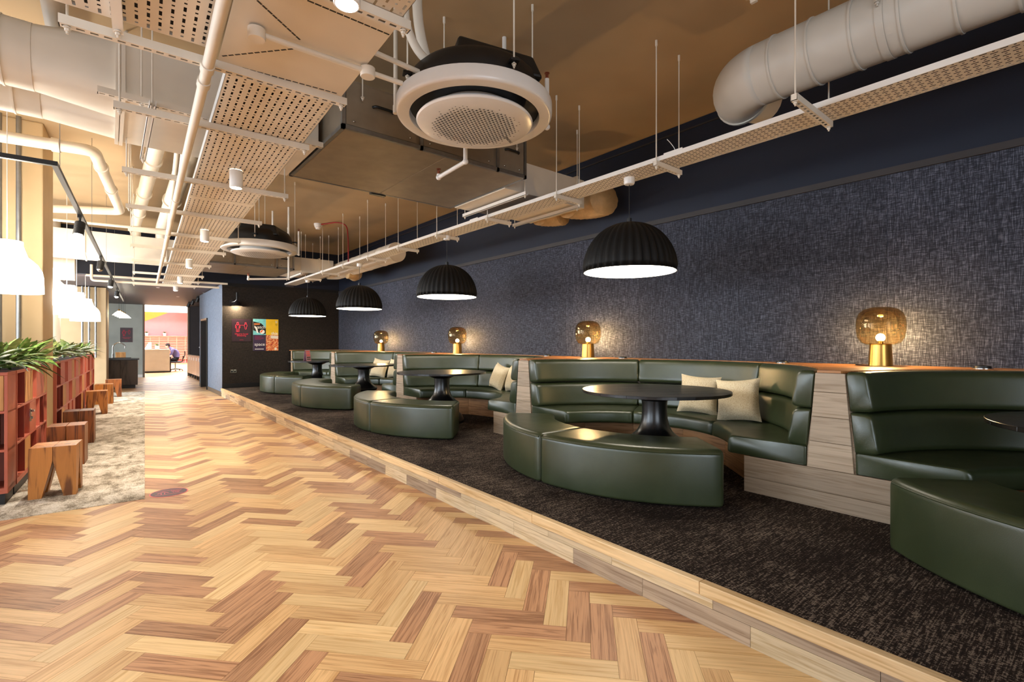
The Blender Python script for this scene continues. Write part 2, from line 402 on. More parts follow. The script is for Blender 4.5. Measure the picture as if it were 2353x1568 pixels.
# ---------------------------------------------------------------- floor
fl = bpy.data.objects.new('floor', B(-9, 9, -6, 50, -.2, -.012).mesh('floor')); COL.objects.link(fl); fl.data.materials.append(M('floor_dark'))
struct(fl, 'herringbone floor of honey and brown oak planks')
fl.rotation_euler = (0, 0, -DE)
PLL, PLW, GAP = .4712, .1160, .0007
e1 = Vector((1, -1, 0))/math.sqrt(2); e2 = Vector((-1, -1, 0))/math.sqrt(2)      # in the aisle frame
def toL(x, y): return x*math.cos(DE)-y*math.sin(DE), x*math.sin(DE)+y*math.cos(DE)
p0 = Vector(toL(1.4295, 2.0545)+(0,))
def in_view(x, y):          # aisle frame point on the floor -> depth if it can be seen from near the camera
    X, Y, _ = LW(x, y)
    D = X*math.sin(TH)+Y*math.cos(TH); lat = X*math.cos(TH)-Y*math.sin(TH)
    if D < 1.5: return None
    if abs(lat/D)*1130 > 1290+500/D: return None
    return D
planks = []
rp = random.Random(3)
for q in range(-40, 44):
    for k in range(-150, 120):
        o = p0 + (e1+e2)*(PLW*k) + (e1-e2)*(PLL*q)
        for vert in (0, 1):
            c = o + e1*(PLL/2)+e2*(PLW/2) if not vert else o + e1*(PLL+PLW/2) + e2*(PLW-PLL/2)
            if c.y > 29.5 or c.x < -4.2 or c.y < .8: continue
            if -3.9 < c.x < -.22 and 5.75 < c.y < 17.6: continue
            X, Y, _ = LW(c.x, c.y)
            if Y < 15.1 and X > XS+.20: continue
            if Y > 15 and (X > 2.62 and c.y < 25.2): continue
            if c.y > 25.2 and not (-.3 < c.x < 3.2): continue
            D = in_view(c.x, c.y)
            if D is None: continue
            kind = rp.random(); m = 'floor_dark' if kind < .40 else ('floor_honey' if kind < .74 else 'floor_pale')
            planks.append((D, c.x, c.y, vert, m, rp.random()))
planks.sort(key=lambda t: t[0])
def plank_mesh(m):
    l, wd = PLL/2-GAP, PLW/2-GAP
    me = MB().box(-l, l, -wd, wd, -.012, 0).mesh('plank'); me.materials.append(M(m))
    uv = me.uv_layers.new(name='UVMap')
    for lp in me.loops:
        p = me.vertices[lp.vertex_index].co; uv.data[lp.index].uv = (p.x, p.y)
    return me
pm = {m: plank_mesh(m) for m in ('floor_honey', 'floor_pale', 'floor_dark')}
ang = math.atan2(e1.y, e1.x)
for D, x, y, vert, m, r in planks[:300]:
    o = bpy.data.objects.new('plank', pm[m]); COL.objects.link(o); o.parent = fl
    o.location = (x, y, 0); o.rotation_euler = (0, 0, ang + (PI/2 if vert else 0))
vs, fs, mi, uvs = [], [], [], []
mk = ['floor_honey', 'floor_pale', 'floor_dark']
for D, x, y, vert, m, r in planks[300:]:
    a, b = (e1, e2) if not vert else (e2, -e1)
    l, wd = PLL/2-GAP, PLW/2-GAP; bi = len(vs)
    for z in (0, -.012):
        for sa, sb in ((-1,-1),(1,-1),(1,1),(-1,1)):
            p = Vector((x, y, z))+a*(l*sa)+b*(wd*sb); vs.append(tuple(p))
    quads = [(3,2,1,0)] + [(i, (i+1) % 4, 4+(i+1) % 4, 4+i) for i in range(4)]
    for qd in quads:
        fs.append(tuple(bi+i for i in qd)); mi.append(mk.index(m))
        for i in qd:
            sa, sb = ((-1,-1),(1,-1),(1,1),(-1,1))[i % 4]; uvs.append((l*sa+r*91, wd*sb+r*57))
me = bpy.data.meshes.new('distant_planks'); me.from_pydata(vs, [], fs); me.update()
for m in mk: me.materials.append(M(m))
me.polygons.foreach_set('material_index', mi)
uv = me.uv_layers.new(name='UVMap'); uv.data.foreach_set('uv', [c for t in uvs for c in t])
o = bpy.data.objects.new('distant_planks', me); COL.objects.link(o); o.parent = fl; o['kind'] = 'stuff'
# ---------------------------------------------------------------- platform with plank riser
pf = bpy.data.objects.new('floor_platform', B(XS+.012, XW, -5, YB, -.01, ZP).mesh('floor_platform')); COL.objects.link(pf); pf.data.materials.append(M('carpet_dark'))
struct(pf, 'raised platform covered in dark brown flecked carpet')
rr = random.Random(11)
for z0, z1, lo, hi, xo in ((0, .098, .48, .62, 0), (.1, .148, .5, .72, 0)):
    y = -1.3+rr.random()*.3
    while y < YB:
        l = rr.uniform(lo, hi); y1 = min(y+l, YB-.001)
        MB().box(XS-xo, XS+.012, y+.001, y1-.001, z0, z1).build('riser_plank', 'riser_grey' if rr.random() < .33 else 'riser_pale', pf)
        y += l
y = -1.2
while y < YB:
    y1 = min(y+1.25, YB-.001)
    MB().box(XS-.012, XS+.035, y+.001, y1-.001, .149, ZP+.004).build('nosing', 'nosing_wood', pf, bevel=.004); y += 1.25
# ---------------------------------------------------------------- carpet runner by the bookshelves
rug = MB().box(-3.8, 0, 5.51, 17.8, -.011, .004).build('carpet_runner', 'carpet_beige'); rug.rotation_euler = (0, 0, -DE)
tag(rug, 'distressed beige and grey carpet strip under the block stools and bookshelves', 'carpet')
# ---------------------------------------------------------------- booth wall
wr = B(XW, XW+.25, -5, YB+.2, -.2, ZC).build('wall_right', 'navy_paint'); struct(wr, 'navy wall behind the booths')
y = 2.6-1.33*6
while y < YB:
    a, b = max(y, -5), min(y+1.33, YB)
    if b > a: MB().box(XW-.012, XW+.01, a+.001, b-.001, ZP+.02, ZT-.06).build('textile_panel', 'wall_weave', wr)
    y += 1.33
tr = B(XW-.03, XW+.02, -5, YB, ZT-.058, ZT).build('trim_1', 'trim_dark'); struct(tr, 'dark trim strip along the booth wall')
tr = B(XW-.02, XW+.02, -5, YB, ZC-.10, ZC-.085).build('trim_2', 'trim_dark'); struct(tr)
# ---------------------------------------------------------------- poster wall and low ceiling beyond
wb = B(2.304, XW+.02, YB, YB+.15, 0, ZT).build('wall_back', 'wall_weave_black'); struct(wb, 'black textile wall with the posters')
wf = B(-6.2, XW+.02, YB, YB+.12, ZT+.02, ZC).build('wall_fascia', 'navy_paint'); struct(wf, 'navy fascia over the corridor')
tb = B(2.3, XW, YB-.02, YB+.05, ZT-.05, ZT+.03).build('trim_3', 'skirting_black'); struct(tb)
bb = B(2.3, XW, YB-.015, YB+.02, ZP, ZP+.12).build('baseboard_back', 'skirting_black'); struct(bb)
MB().box(2.3, 2.304, YB, YB+.15, 0, ZT).build('edge_strip', 'wall_weave_blue', wb)
def wall_y(name, x0, x1, y0, y1, z0, z1, mat, label=None): return struct(B(x0, x1, y0, y1, z0, z1).build(name, mat), label)
wall_y('wall_corridor', 2.3, 2.42, YB+.15, 17.25, 0, ZT, 'wall_weave_blue', 'blue grey textile wall beside the corridor')
wall_y('wall_corridor_end', 2.3, 2.42, 18.48, 18.95, 0, ZT, 'wall_weave_blue')
wall_y('wall_corridor_head', 2.3, 2.42, 17.25, 18.48, 2.16, ZT, 'wall_weave_blue')
wall_y('wall_corridor_return', 2.42, 3.24, 18.83, 18.95, 0, ZT, 'dark_wall')
wall_y('wall_corridor_far', 3.12, 3.24, 18.95, 26.8, 0, ZT, 'dark_wall', 'dark wall above the low cabinets')
wall_y('baseboard_corridor', 2.288, 2.31, YB, 17.2, 0, .11, 'skirting_bronze')
wall_y('baseboard_corridor_end', 2.288, 2.31, 18.5, 18.95, 0, .11, 'skirting_bronze')
d1 = B(2.46, 2.50, 17.3, 18.43, .005, 2.1).build('door_1', 'dark_wall', bevel=.004); struct(d1, 'dark door in the corridor wall')
MB().box(2.27, 2.44, 17.22, 17.3, 0, 2.16).build('door_frame', 'black_metal', d1); MB().box(2.27, 2.44, 18.43, 18.5, 0, 2.16).build('door_frame', 'black_metal', d1); MB().box(2.27, 2.44, 17.3, 18.43, 2.1, 2.16).build('door_frame', 'cabinet_metal', d1)
# low ceiling of the corridor (aisle frame)
def LB(name, x0, x1, y0, y1, z0, z1, mat, label=None):
    o = B(x0, x1, y0, y1, z0, z1).build(name, mat); o.rotation_euler = (0, 0, -DE); return struct(o, label)
LB('ceiling_corridor', -6, 3.4, 14.96, 25.3, ZT+.02, ZT+.14, 'navy_ceiling', 'low dark ceiling over the corridor')
LB('wall_far', -6, -.02, 25.2, 25.35, 0, ZT+.1, 'green_wall', 'grey green plaster wall behind the kitchen island')
LB('wall_far_side', 1.5, 2.2, 25.2, 25.35, 0, ZT+.1, 'dark_wall')
LB('trim_4', -.07, 0, 25.17, 25.36, 0, ZT+.02, 'skirting_bronze')
LB('trim_5', 1.47, 1.53, 25.17, 25.36, 0, ZT+.02, 'skirting_bronze')
LB('baseboard_far', -1.6, -.07, 25.185, 25.2, 0, .12, 'white_paint')
# ---------------------------------------------------------------- slab, left window wall, back wall
cl = B(-6.2, XW+.25, -5.2, YB+.2, ZC, ZC+.25).build('ceiling', 'cream_ceiling'); struct(cl, 'cream painted concrete ceiling')
def window_wall(root_name, label, frame_rz, x, segs, y0, y1):
    """a wall in the plane x with glazed openings between z .45 and 3.1"""
    o = bpy.data.objects.new(root_name, None); COL.objects.link(o); o.rotation_euler = (0, 0, frame_rz); struct(o, label)
    cur = y0
    for a, b in segs:
        MB().box(x-.25, x, cur, a, 0, ZC).build('wall_pier', 'white_wall', o); cur = b
        MB().box(x-.25, x, a, b, 0, .45).build('wall_apron', 'white_wall', o); MB().box(x-.25, x, a, b, 3.1, ZC).build('wall_head', 'white_wall', o)
    MB().box(x-.25, x, cur, y1, 0, ZC).build('wall_pier', 'white_wall', o)
    return o
segs = [(-.5, 3.1), (3.7, 7.3), (7.9, 11.5), (12.1, 15.7), (16.3, 19.9)]
wl = window_wall('wall_left', 'white window wall on the far left', -DE, -5.0, segs, -5.4, 25.2)
for i, (a, b) in enumerate(segs):
    g = B(-5.16, -5.15, a, b, .45, 3.1).build('window_%d' % (i+1), 'window_glass'); g.rotation_euler = (0, 0, -DE); struct(g)
    for t in (0, .5, 1):
        yy = a+(b-a)*t; MB().box(-5.2, -5.1, yy-.03, yy+.03, .45, 3.1).build('window_frame', 'black_metal', g)
    for zz in (.45, 2.3, 3.1): MB().box(-5.2, -5.1, a, b, zz-.03, zz+.03).build('window_frame', 'black_metal', g)
# wall behind the camera
o = bpy.data.objects.new('wall_front', None); COL.objects.link(o); struct(o, 'wall behind the viewpoint with a wide window')
for a in ((-6.2, -3.8, 0, ZC), (1.4, XW+.25, 0, ZC), (-3.8, 1.4, 0, .45), (-3.8, 1.4, 3.15, ZC)): MB().box(a[0], a[1], -5.25, -5, a[2], a[3]).build('wall_pier', 'white_wall', o)
g = B(-3.8, 1.4, -5.16, -5.15, .45, 3.15).build('window_9', 'window_glass'); struct(g)
for xx in (-3.8, -2.07, -.33, 1.4): MB().box(xx-.03, xx+.03, -5.2, -5.1, .45, 3.15).build('window_frame', 'black_metal', g)
# ---------------------------------------------------------------- booths
XF = 3.96          # front plane of the dividers
CX = 3.70          # arc centre of every banquette
BY = [-.40, 2.94, 6.28, 9.62, 12.96]
def ra(r): return math.acos(max(-1, min(1, (XF-CX)/r)))        # angle at which radius r meets the front plane
def rounded(poly, rad, seg=4):
    """round the corners of a 2-D polygon; rad may be a list"""
    out = []; n = len(poly)
    for i, p in enumerate(poly):
        r = rad[i] if isinstance(rad, (list, tuple)) else rad
        p = Vector(p); a = Vector(poly[i-1])-p; b = Vector(poly[(i+1) % n])-p
        if r <= 0: out.append(tuple(p)); continue
        q0 = p+a.normalized()*min(r, a.length*.49); q1 = p+b.normalized()*min(r, b.length*.49)
        for k in range(seg+1):
            t = k/seg; q = q0*(1-t)**2+p*(2*t*(1-t))+q1*t*t; out.append((q.x, q.y))
    return out
def arc_block(prof, A0, A1, n=22, puff=.016, cx=0, cy=0):
    """sweep a (r, z) profile round z; A0, A1: end angles (numbers or functions of r); the ends are rounded"""
    f0 = A0 if callable(A0) else (lambda r: A0); f1 = A1 if callable(A1) else (lambda r: A1)
    mr = sum(p[0] for p in prof)/len(prof); mz = sum(p[1] for p in prof)/len(prof)
    L = abs(f1(mr)-f0(mr))*mr
    sts = [(0, puff), (puff*.35, puff*.35), (puff, 0)] + [(puff+(L-2*puff)*i/n, 0) for i in range(1, n)] + [(L-puff, 0), (L-puff*.35, puff*.35), (L, puff)]
    rings = []
    for s, ins in sts:
        t = s/L; ring = []
        for r, z in prof:
            if ins:
                d = math.hypot(r-mr, z-mz); k = 1-ins/d if d > 1e-6 else 1; r2 = mr+(r-mr)*k; z2 = mz+(z-mz)*k
            else: r2, z2 = r, z
            a = f0(r2)+(f1(r2)-f0(r2))*t
            ring.append((cx+r2*math.cos(a), cy+r2*math.sin(a), z2))
        rings.append(ring)
    return MB().loop(rings)
SEAT = rounded([(1.545, .497), (.956, .497), (.962, .64), (1.545, .648)], [.01, .03, .05, .02], 5)
LOWB = rounded([(1.545, .64), (1.405, .648), (1.425, .775), (1.448, .915), (1.570, .92)], [.01, .04, .14, .05, .01], 5)
UPPB = rounded([(1.572, .925), (1.432, .93), (1.455, 1.06), (1.478, 1.20), (1.60, 1.20)], [.01, .05, .14, .05, .03], 5)
S1, S2 = math.radians(29), math.radians(-29)
def make_banquette(root):
    c = dict(cx=CX-0, cy=0)
    def part(nm, prof, A0, A1, puff): return arc_block(prof, A0, A1, 20, puff, CX-XF, 0).build(nm, 'leather_green', root, smooth=True)
    g = .0025
    for nm, prof, pf_ in (('seat_cushion', SEAT, .022), ('lower_back_cushion', LOWB, .02), ('upper_back_cushion', UPPB, .02)):
        part(nm, prof, lambda r: -ra(r), S2-g, pf_); part(nm, prof, S2+g, S1-g, pf_); part(nm, prof, S1+g, lambda r: ra(r), pf_)
    # carcass behind the cushions
    arc_block([(1.53, 0), (1.61, 0), (1.625, .97), (1.60, .975), (1.575, .70), (1.545, .43)], lambda r: -ra(r)+.012, lambda r: ra(r)-.012, 24, .001, CX-XF, 0).build('back_shell', 'panel_wood', root)
    for v in root.children[-1].data.vertices: v.co.z += 0
    # faceted plank base below the seat
    fac = [-math.acos(.26/1.10), -1.02, -.52, 0, .52, 1.02, math.acos(.26/1.10)]
    rb = random.Random(5)
    for i in range(6):
        a0, a1 = fac[i], fac[i+1]; r0 = 1.10
        for z0, z1 in ((0, .12), (.122, .287)):
            q = [(CX-XF+r*math.cos(a), r*math.sin(a)) for r, a in ((r0, a0+.001), (r0+.03, a0+.001), (r0+.03, a1-.001), (r0, a1-.001))]
            MB().prism([q[0], q[3], q[2], q[1]], z0, z1).build('base_plank', 'base_wood', root)
# make the profile heights relative to the platform
SEAT = [(r, z-ZP) for r, z in SEAT]; LOWB = [(r, z-ZP) for r, z in LOWB]; UPPB = [(r, z-ZP) for r, z in UPPB]
BL = ['green leather horseshoe banquette nearest the viewer, cut by the right edge', 'green leather horseshoe banquette around the large table with two cream pillows, nearest complete one',
      'green leather horseshoe banquette third from the poster wall', 'green leather horseshoe banquette second from the poster wall', 'green leather horseshoe banquette against the poster wall']
bq = thing('banquette', BL[0], 'banquette', (XF, BY[0], ZP), 0, 'green leather banquettes along the wall')
make_banquette(bq)
for i in range(1, 5): dup(bq, (XF, BY[i], ZP), 0, BL[i])
# dividers between the banquettes: front of oak planks, narrow above, wide below the seats
def row_half(z):        # half width of the narrow upper board at height z (absolute)
    ro = 1.545+(z-.497)/.703*.055
    return 1.67-math.sqrt(ro*ro-(XF-CX)**2)
DL = ['pale oak plank divider nearest the viewer between the two front banquettes', 'pale oak plank divider behind the table with two pillows, second from the viewer',
      'pale oak plank divider third from the viewer', 'pale oak plank divider fourth from the viewer']
def make_divider(name, label, yc, lo, hi):
    d = thing(name, label, 'divider', (XF, yc, ZP), 0, 'oak dividers between banquettes')
    zs = [.21, .332, .497, .69, .87, 1.05, 1.188]
    rd = random.Random(int(yc*10))
    for i in range(6):
        z0, z1 = zs[i], zs[i+1]
        if i < 2: a0 = a1 = .67-.06
        else: a0, a1 = row_half(z0+.001), row_half(z1)
        s0, s1 = (a0 if lo else .04), (a0 if hi else .04); t0, t1 = (a1 if lo else .04), (a1 if hi else .04)
        z0 -= ZP; z1 -= ZP+.0025
        vs_ = []
        for x in (0, .03):
            vs_ += [(x, -s0, z0), (x, s1, z0), (x, t1, z1), (x, -t0, z1)]
        MB().add(vs_, [(0,3,2,1),(4,5,6,7),(0,1,5,4),(1,2,6,5),(2,3,7,6),(3,0,4,7)]).build('plank', 'panel_wood', d, bevel=.002, seg=1)
    MB().box(.03, 1.38, -.05 if lo else -.03, .05 if hi else .03, 0, .975).build('core', 'panel_wood', d)
    return d
for i in range(4): make_divider('booth_divider', DL[i], (BY[i]+BY[i+1])/2, 1, 1)
make_divider('booth_divider', 'thin oak end board of the banquette against the poster wall', 14.60, 1, 0)
# long oak ledge behind the backs
lg = MB(); ys = []
y = -2.1
while y < YB-.02: ys.append(y); y += .03
ys.append(YB-.02)
def ledge_front(y):
    for c in BY:
        d = abs(y-c)
        if d < 1.578: return CX+math.sqrt(1.602**2-d*d)
    return XF-.004
top, bot = 1.205, 1.188
vs_ = []
for y in ys: 
    xf = min(ledge_front(y), XW-.03); vs_ += [(xf, y, bot), (XW-.013, y, bot), (XW-.013, y, top), (xf, y, top)]
fs_ = []
for i in range(len(ys)-1):
    for k in range(4): a, b = i*4+k, i*4+(k+1) % 4; fs_.append((a, a+4, b+4, b))
n_ = len(ys)*4; fs_ += [(0, 1, 2, 3), (n_-1, n_-2, n_-3, n_-4)]
o = MB().add(vs_, fs_).build('wall_ledge', 'ledge_wood'); tag(o, 'continuous warm oak ledge behind the banquette backs carrying the brass lamps', 'ledge')
# ---------------------------------------------------------------- ottomans
OT = [  # cx, cy, R, width, a0, a1, seam angle (degrees, 180 = towards the aisle), label
    (4.52, -.42, 1.62, .52, 130, 232, 188, 'curved green leather ottoman at the right edge, nearest the viewer'),
    (4.45, 3.00, 1.63, .54, 129.5, 230, 177.5, 'curved green leather ottoman in front of the table with two pillows behind it'),
    (4.40, 6.42, 1.74, .54, 132, 229, 186, 'curved green leather ottoman third from the poster wall'),
    (4.38, 9.78, 1.66, .54, 124, 230, 189, 'curved green leather ottoman second from the poster wall'),
    (4.50, 13.06, 1.64, .54, 124, 230, 203, 'curved green leather ottoman nearest the poster wall')]
for cx, cy, R, wd, a0, a1, sm, lab in OT:
    t = thing('ottoman', lab, 'ottoman', (cx, cy, ZP), 0, 'curved leather ottomans')
    pr = rounded([(R, .014), (R-wd, .014), (R-wd, .425), (R, .425)], [.02, .02, .055, .055], 6)
    b0, b1, bs = math.radians(a0), math.radians(a1), math.radians(sm)
    arc_block(pr, b0, bs-.0015, 22, .026).build('cushion_segment', 'leather_green', t, smooth=True)
    arc_block(pr, bs+.0015, b1, 22, .026).build('cushion_segment', 'leather_green', t, smooth=True)
    for (sa, sb) in ((b0+.02, bs-.014), (bs+.014, b1-.02)):
        ps = [((R-.006)*math.cos(sa+(sb-sa)*k/24), (R-.006)*math.sin(sa+(sb-sa)*k/24), .3935) for k in range(25)]
        MB().tube(ps, .007, 6).build('piping', 'leather_green', t, smooth=True)
    for a in (b0+.1, (b0+b1)/2, b1-.1):
        MB().cyl((( R-.08)*math.cos(a), (R-.08)*math.sin(a), 0), .025, .016, 12).build('foot', 'black_plastic', t)
# ---------------------------------------------------------------- tables
PED = [(.33, 0), (.335, .02), (.33, .05), (.30, .11), (.24, .165), (.195, .195), (.20, .21), (.255, .25), (.265, .275), (.255, .30), (.205, .335), (.165, .37), (.135, .42), (.118, .49), (.112, .56), (.114, .63), (.118, .66), (.15, .672), (.21, .70), (.235, .715), (.235, .722)]
TB = [(4.08, -.18, 'black round table at the right edge, cut off by the frame'), (3.93, 2.70, 'large black round table with a turned pedestal, nearest complete table'),
      (3.90, 6.43, 'black round pedestal table third from the poster wall'), (4.0, 9.62, 'black round pedestal table second from the poster wall'), (4.0, 12.5, 'black round pedestal table holding the pink menu card')]
tt = thing('pedestal_table', TB[0][2], 'table', (TB[0][0], TB[0][1], ZP), .4, 'black pedestal tables')
MB().lathe(PED, 40).build('pedestal', 'pedestal_black', tt, smooth=True)
MB().box(-.34, .34, -.045, .045, .722, .732).box(-.045, .045, -.34, .34, .7225, .7325).build('bearer', 'black_metal', tt)
rt = .665
for i in range(6):      # board top: six planks cut to a circle
    x0, x1 = -rt+2*rt*i/6, -rt+2*rt*(i+1)/6; poly = []
    for k in range(13):
        x = x0+(x1-x0)*k/12; poly.append((x+(.0006 if k == 0 else -.0006 if k == 12 else 0), -math.sqrt(max(rt*rt-x*x, 0))))
    for k in range(12, -1, -1):
        x = x0+(x1-x0)*k/12; poly.append((x+(.0006 if k == 0 else -.0006 if k == 12 else 0), math.sqrt(max(rt*rt-x*x, 0))))
    if i == 0: poly = poly[1:]
    poly = [p for j, p in enumerate(poly) if j == 0 or math.hypot(p[0]-poly[j-1][0], p[1]-poly[j-1][1]) > 1e-5]
    MB().prism(poly, .732, .758).build('top_board', 'table_black', tt, bevel=.002, seg=1)
for i in range(1, 5): dup(tt, (TB[i][0], TB[i][1], ZP), (1.1, .75, .6, .9)[i-1], TB[i][2])
# menu card on the far table
t = thing('menu_card', 'pink and lilac menu card standing on the far black table', 'menu', (3.72, 12.36, ZP+.758), .5)
for s in (-1, 1):
    vs_ = [(-.075, s*.05, 0), (.075, s*.05, 0), (.075, s*.004, .27), (-.075, s*.004, .27)]
    MB().add(vs_+[(x, y+.002*s, z) for x, y, z in vs_], [(0,1,2,3),(7,6,5,4),(0,4,5,1),(1,5,6,2),(2,6,7,3),(3,7,4,0)]).build('card_face', 'card_lilac', t)
for k in range(5): MB().box(-.055, .055, -.052+.0085*k, -.050+.0085*k, .03+.045*k, .055+.045*k).build('print_block', 'poster_plum_light' if k < 2 else 'sticker_pink', t)
# ---------------------------------------------------------------- pillows
def pillow_mesh():
    mb = MB(); n = 14; a = .212
    for sgn in (1, -1):
        vs_ = []; fs_ = []
        for i in range(n+1):
            for j in range(n+1):
                u, v = -1+2*i/n, -1+2*j/n
                k = 1-.10*(1-abs(u)**2.2)*abs(v)**3; k2 = 1-.10*(1-abs(v)**2.2)*abs(u)**3
                th = .075*((1-u**4)*(1-v**4))**.6
                vs_.append((u*a*k2, sgn*th*(1+.08*math.sin(5*u+3*v)), v*a*k))
        for i in range(n):
            for j in range(n):
                p = i*(n+1)+j; q = (p, p+n+1, p+n+2, p+1); fs_.append(q if sgn < 0 else q[::-1])
        mb.add(vs_, fs_)
    me = mb.mesh('cover'); me.materials.append(M('cushion_cream')); me.polygons.foreach_set('use_smooth', [True]*len(me.polygons)); return me
pme = pillow_mesh()
def pillow(x, y, z, rz, tilt, roll, lab, grp):
    t = thing('pillow', lab, 'pillow', (x, y, z), rz, grp)
    o = bpy.data.objects.new('cover', pme); COL.objects.link(o); o.parent = t; o.rotation_euler = (tilt, roll, 0); o.location = (0, 0, .20)
    return t
zs_ = .645
def on_arc(yc, deg, r):
    a = math.radians(deg); return CX+r*math.cos(a), yc+r*math.sin(a)
for yc, deg, r, dz, tl, ro, lab in (
    (BY[1], -5, 1.24, 20, -.26, .05, 'cream pillow behind the large table, the farther of the two'),
    (BY[1], -31, 1.22, 38, -.22, -.10, 'cream pillow nearest the viewer, beside the end of the banquette'),
    (BY[2], 4, 1.25, -14, -.30, .18, 'cream pillow on the third banquette from the poster wall, the upright left one'),
    (BY[2], -16, 1.25, 0, -.26, -.04, 'cream pillow on the third banquette from the poster wall, half hidden by its end'),
    (BY[3], 38, 1.25, -10, -.34, .12, 'cream pillow on the second banquette from the poster wall, behind the table edge'),
    (BY[3], 18, 1.25, 0, -.28, 0, 'cream pillow on the second banquette from the poster wall, half hidden by its end')):
    x, y = on_arc(yc, deg, r); pillow(x, y, zs_, math.radians(deg-90+dz), tl, ro, lab, 'cream pillows on the banquettes')
# ---------------------------------------------------------------- brass table lamps
LY = [1.263, 4.605, 7.913, 11.309]
LL = ['brass table lamp with smoked amber globe, the largest and nearest the viewer', 'brass table lamp with amber globe second from the viewer', 'brass table lamp with amber globe third from the viewer', 'brass table lamp with amber globe farthest from the viewer']
lp = thing('table_lamp', LL[0], 'lamp', (5.14, LY[0], 1.205), 0, 'amber globe table lamps on the ledge')
MB().lathe([(.088, 0), (.087, .006), (.078, .186), (.074, .19)], 40).build('base', 'brass', lp, smooth=True)
GL = [(.05, .178), (.10, .182), (.14, .20), (.166, .245), (.175, .30), (.176, .36), (.172, .41), (.155, .455), (.12, .487), (.07, .503), (.0, .507)]
MB().lathe(GL, 40, caps=False).build('glass_globe', 'amber_glass', lp, smooth='all')
MB().cyl((0, 0, .188), .02, .03, 16).build('socket', 'brass', lp)
MB().ball((0, 0, .243), .034).build('bulb', 'bulb_warm', lp, smooth=True)
MB().tube([(0, .088, .004), (0, .13, .004), (.06, .2, .004), (.2, .22, .004)], .003, 6).build('cord', 'black_plastic', lp)
for i in range(1, 4): dup(lp, (5.14, LY[i], 1.205), 0, LL[i])
lamps = [o for o in COL.objects if o.name.startswith('table_lamp')]
for o in lamps: lamp_light('POINT', o, (0, 0, .25), 220, WARM[:3], shadow_soft_size=.034)
# pop-up socket boxes in the ledge
SK = [(4.98, 2.05, 'black pop-up socket in the ledge just left of the nearest amber lamp'), (5.12, .62, 'black pop-up socket in the ledge right of the nearest amber lamp'), (4.98, 5.4, 'black pop-up socket in the ledge left of the second amber lamp'), (5.1, 3.98, 'black pop-up socket in the ledge right of the second amber lamp'),
      (5.0, 8.75, 'black pop-up socket in the ledge left of the third amber lamp')]
for x, y, lab in SK:
    x = max(x, ledge_front(y)+.08); x = min(x, XW-.08)
    t = thing('ledge_socket', lab, 'socket', (x, y, 1.205), 0, 'sockets in the ledge')
    MB().lathe([(.062, 0), (.062, .006), (.055, .008)], 24).build('rim', 'chrome', t, smooth=True); MB().lathe([(.05, .008), (.048, .022), (.0, .03)], 24).build('cap', 'black_plastic', t, smooth=True)
# ---------------------------------------------------------------- ribbed pendants over the tables
PX = 3.9; PY = [2.964, 6.287, 9.597, 12.93]
PN = ['large black ribbed dome pendant over the nearest complete table', 'black ribbed dome pendant second from the viewer', 'black ribbed dome pendant third from the viewer', 'black ribbed dome pendant farthest from the viewer']
pd = thing('dome_pendant', PN[0], 'pendant lamp', (PX, PY[0], 2.09), 0, 'black ribbed dome pendants')
R0, hh = .437, .475
def dome(k): return R0*math.cos(k)**.88, hh*math.sin(k)**1.0
prof = []
for i in range(15):
    a = PI/2*i/14*.985; prof.append((R0*math.cos(a)**.9, hh*math.sin(a)))
MB().lathe([(R0+.006, -.004), (R0+.004, .008)] + prof, 144, rib=lambda k, r, z: 1+(.034*math.cos(2*PI*k/4) if z > .012 else 0)*min(1, max(.0, (r-.05)/.2)), caps=False).build('shade', 'rib_black', pd, smooth='all')
MB().lathe([(max(r-.030, .001), z-.004 if z > .02 else z+.004) for r, z in reversed(prof[:-1])] + [(R0-.002, -.003)], 64, caps=False).build('inner_reflector', 'dome_inner', pd, smooth='all')
MB().cyl((0, 0, .47), .022, .05, 12).build('cap', 'black_plastic', pd)
MB().cyl((0, 0, .5), .004, .36, 8).build('cord', 'black_plastic', pd)
MB().lathe([(.02, .845), (.045, .848), (.052, .86), (.052, .914), (.0, .914)], 28).build('canopy', 'white_gloss', pd, smooth=True)
for i in range(1, 4): dup(pd, (PX, PY[i], 2.09), 0, PN[i])
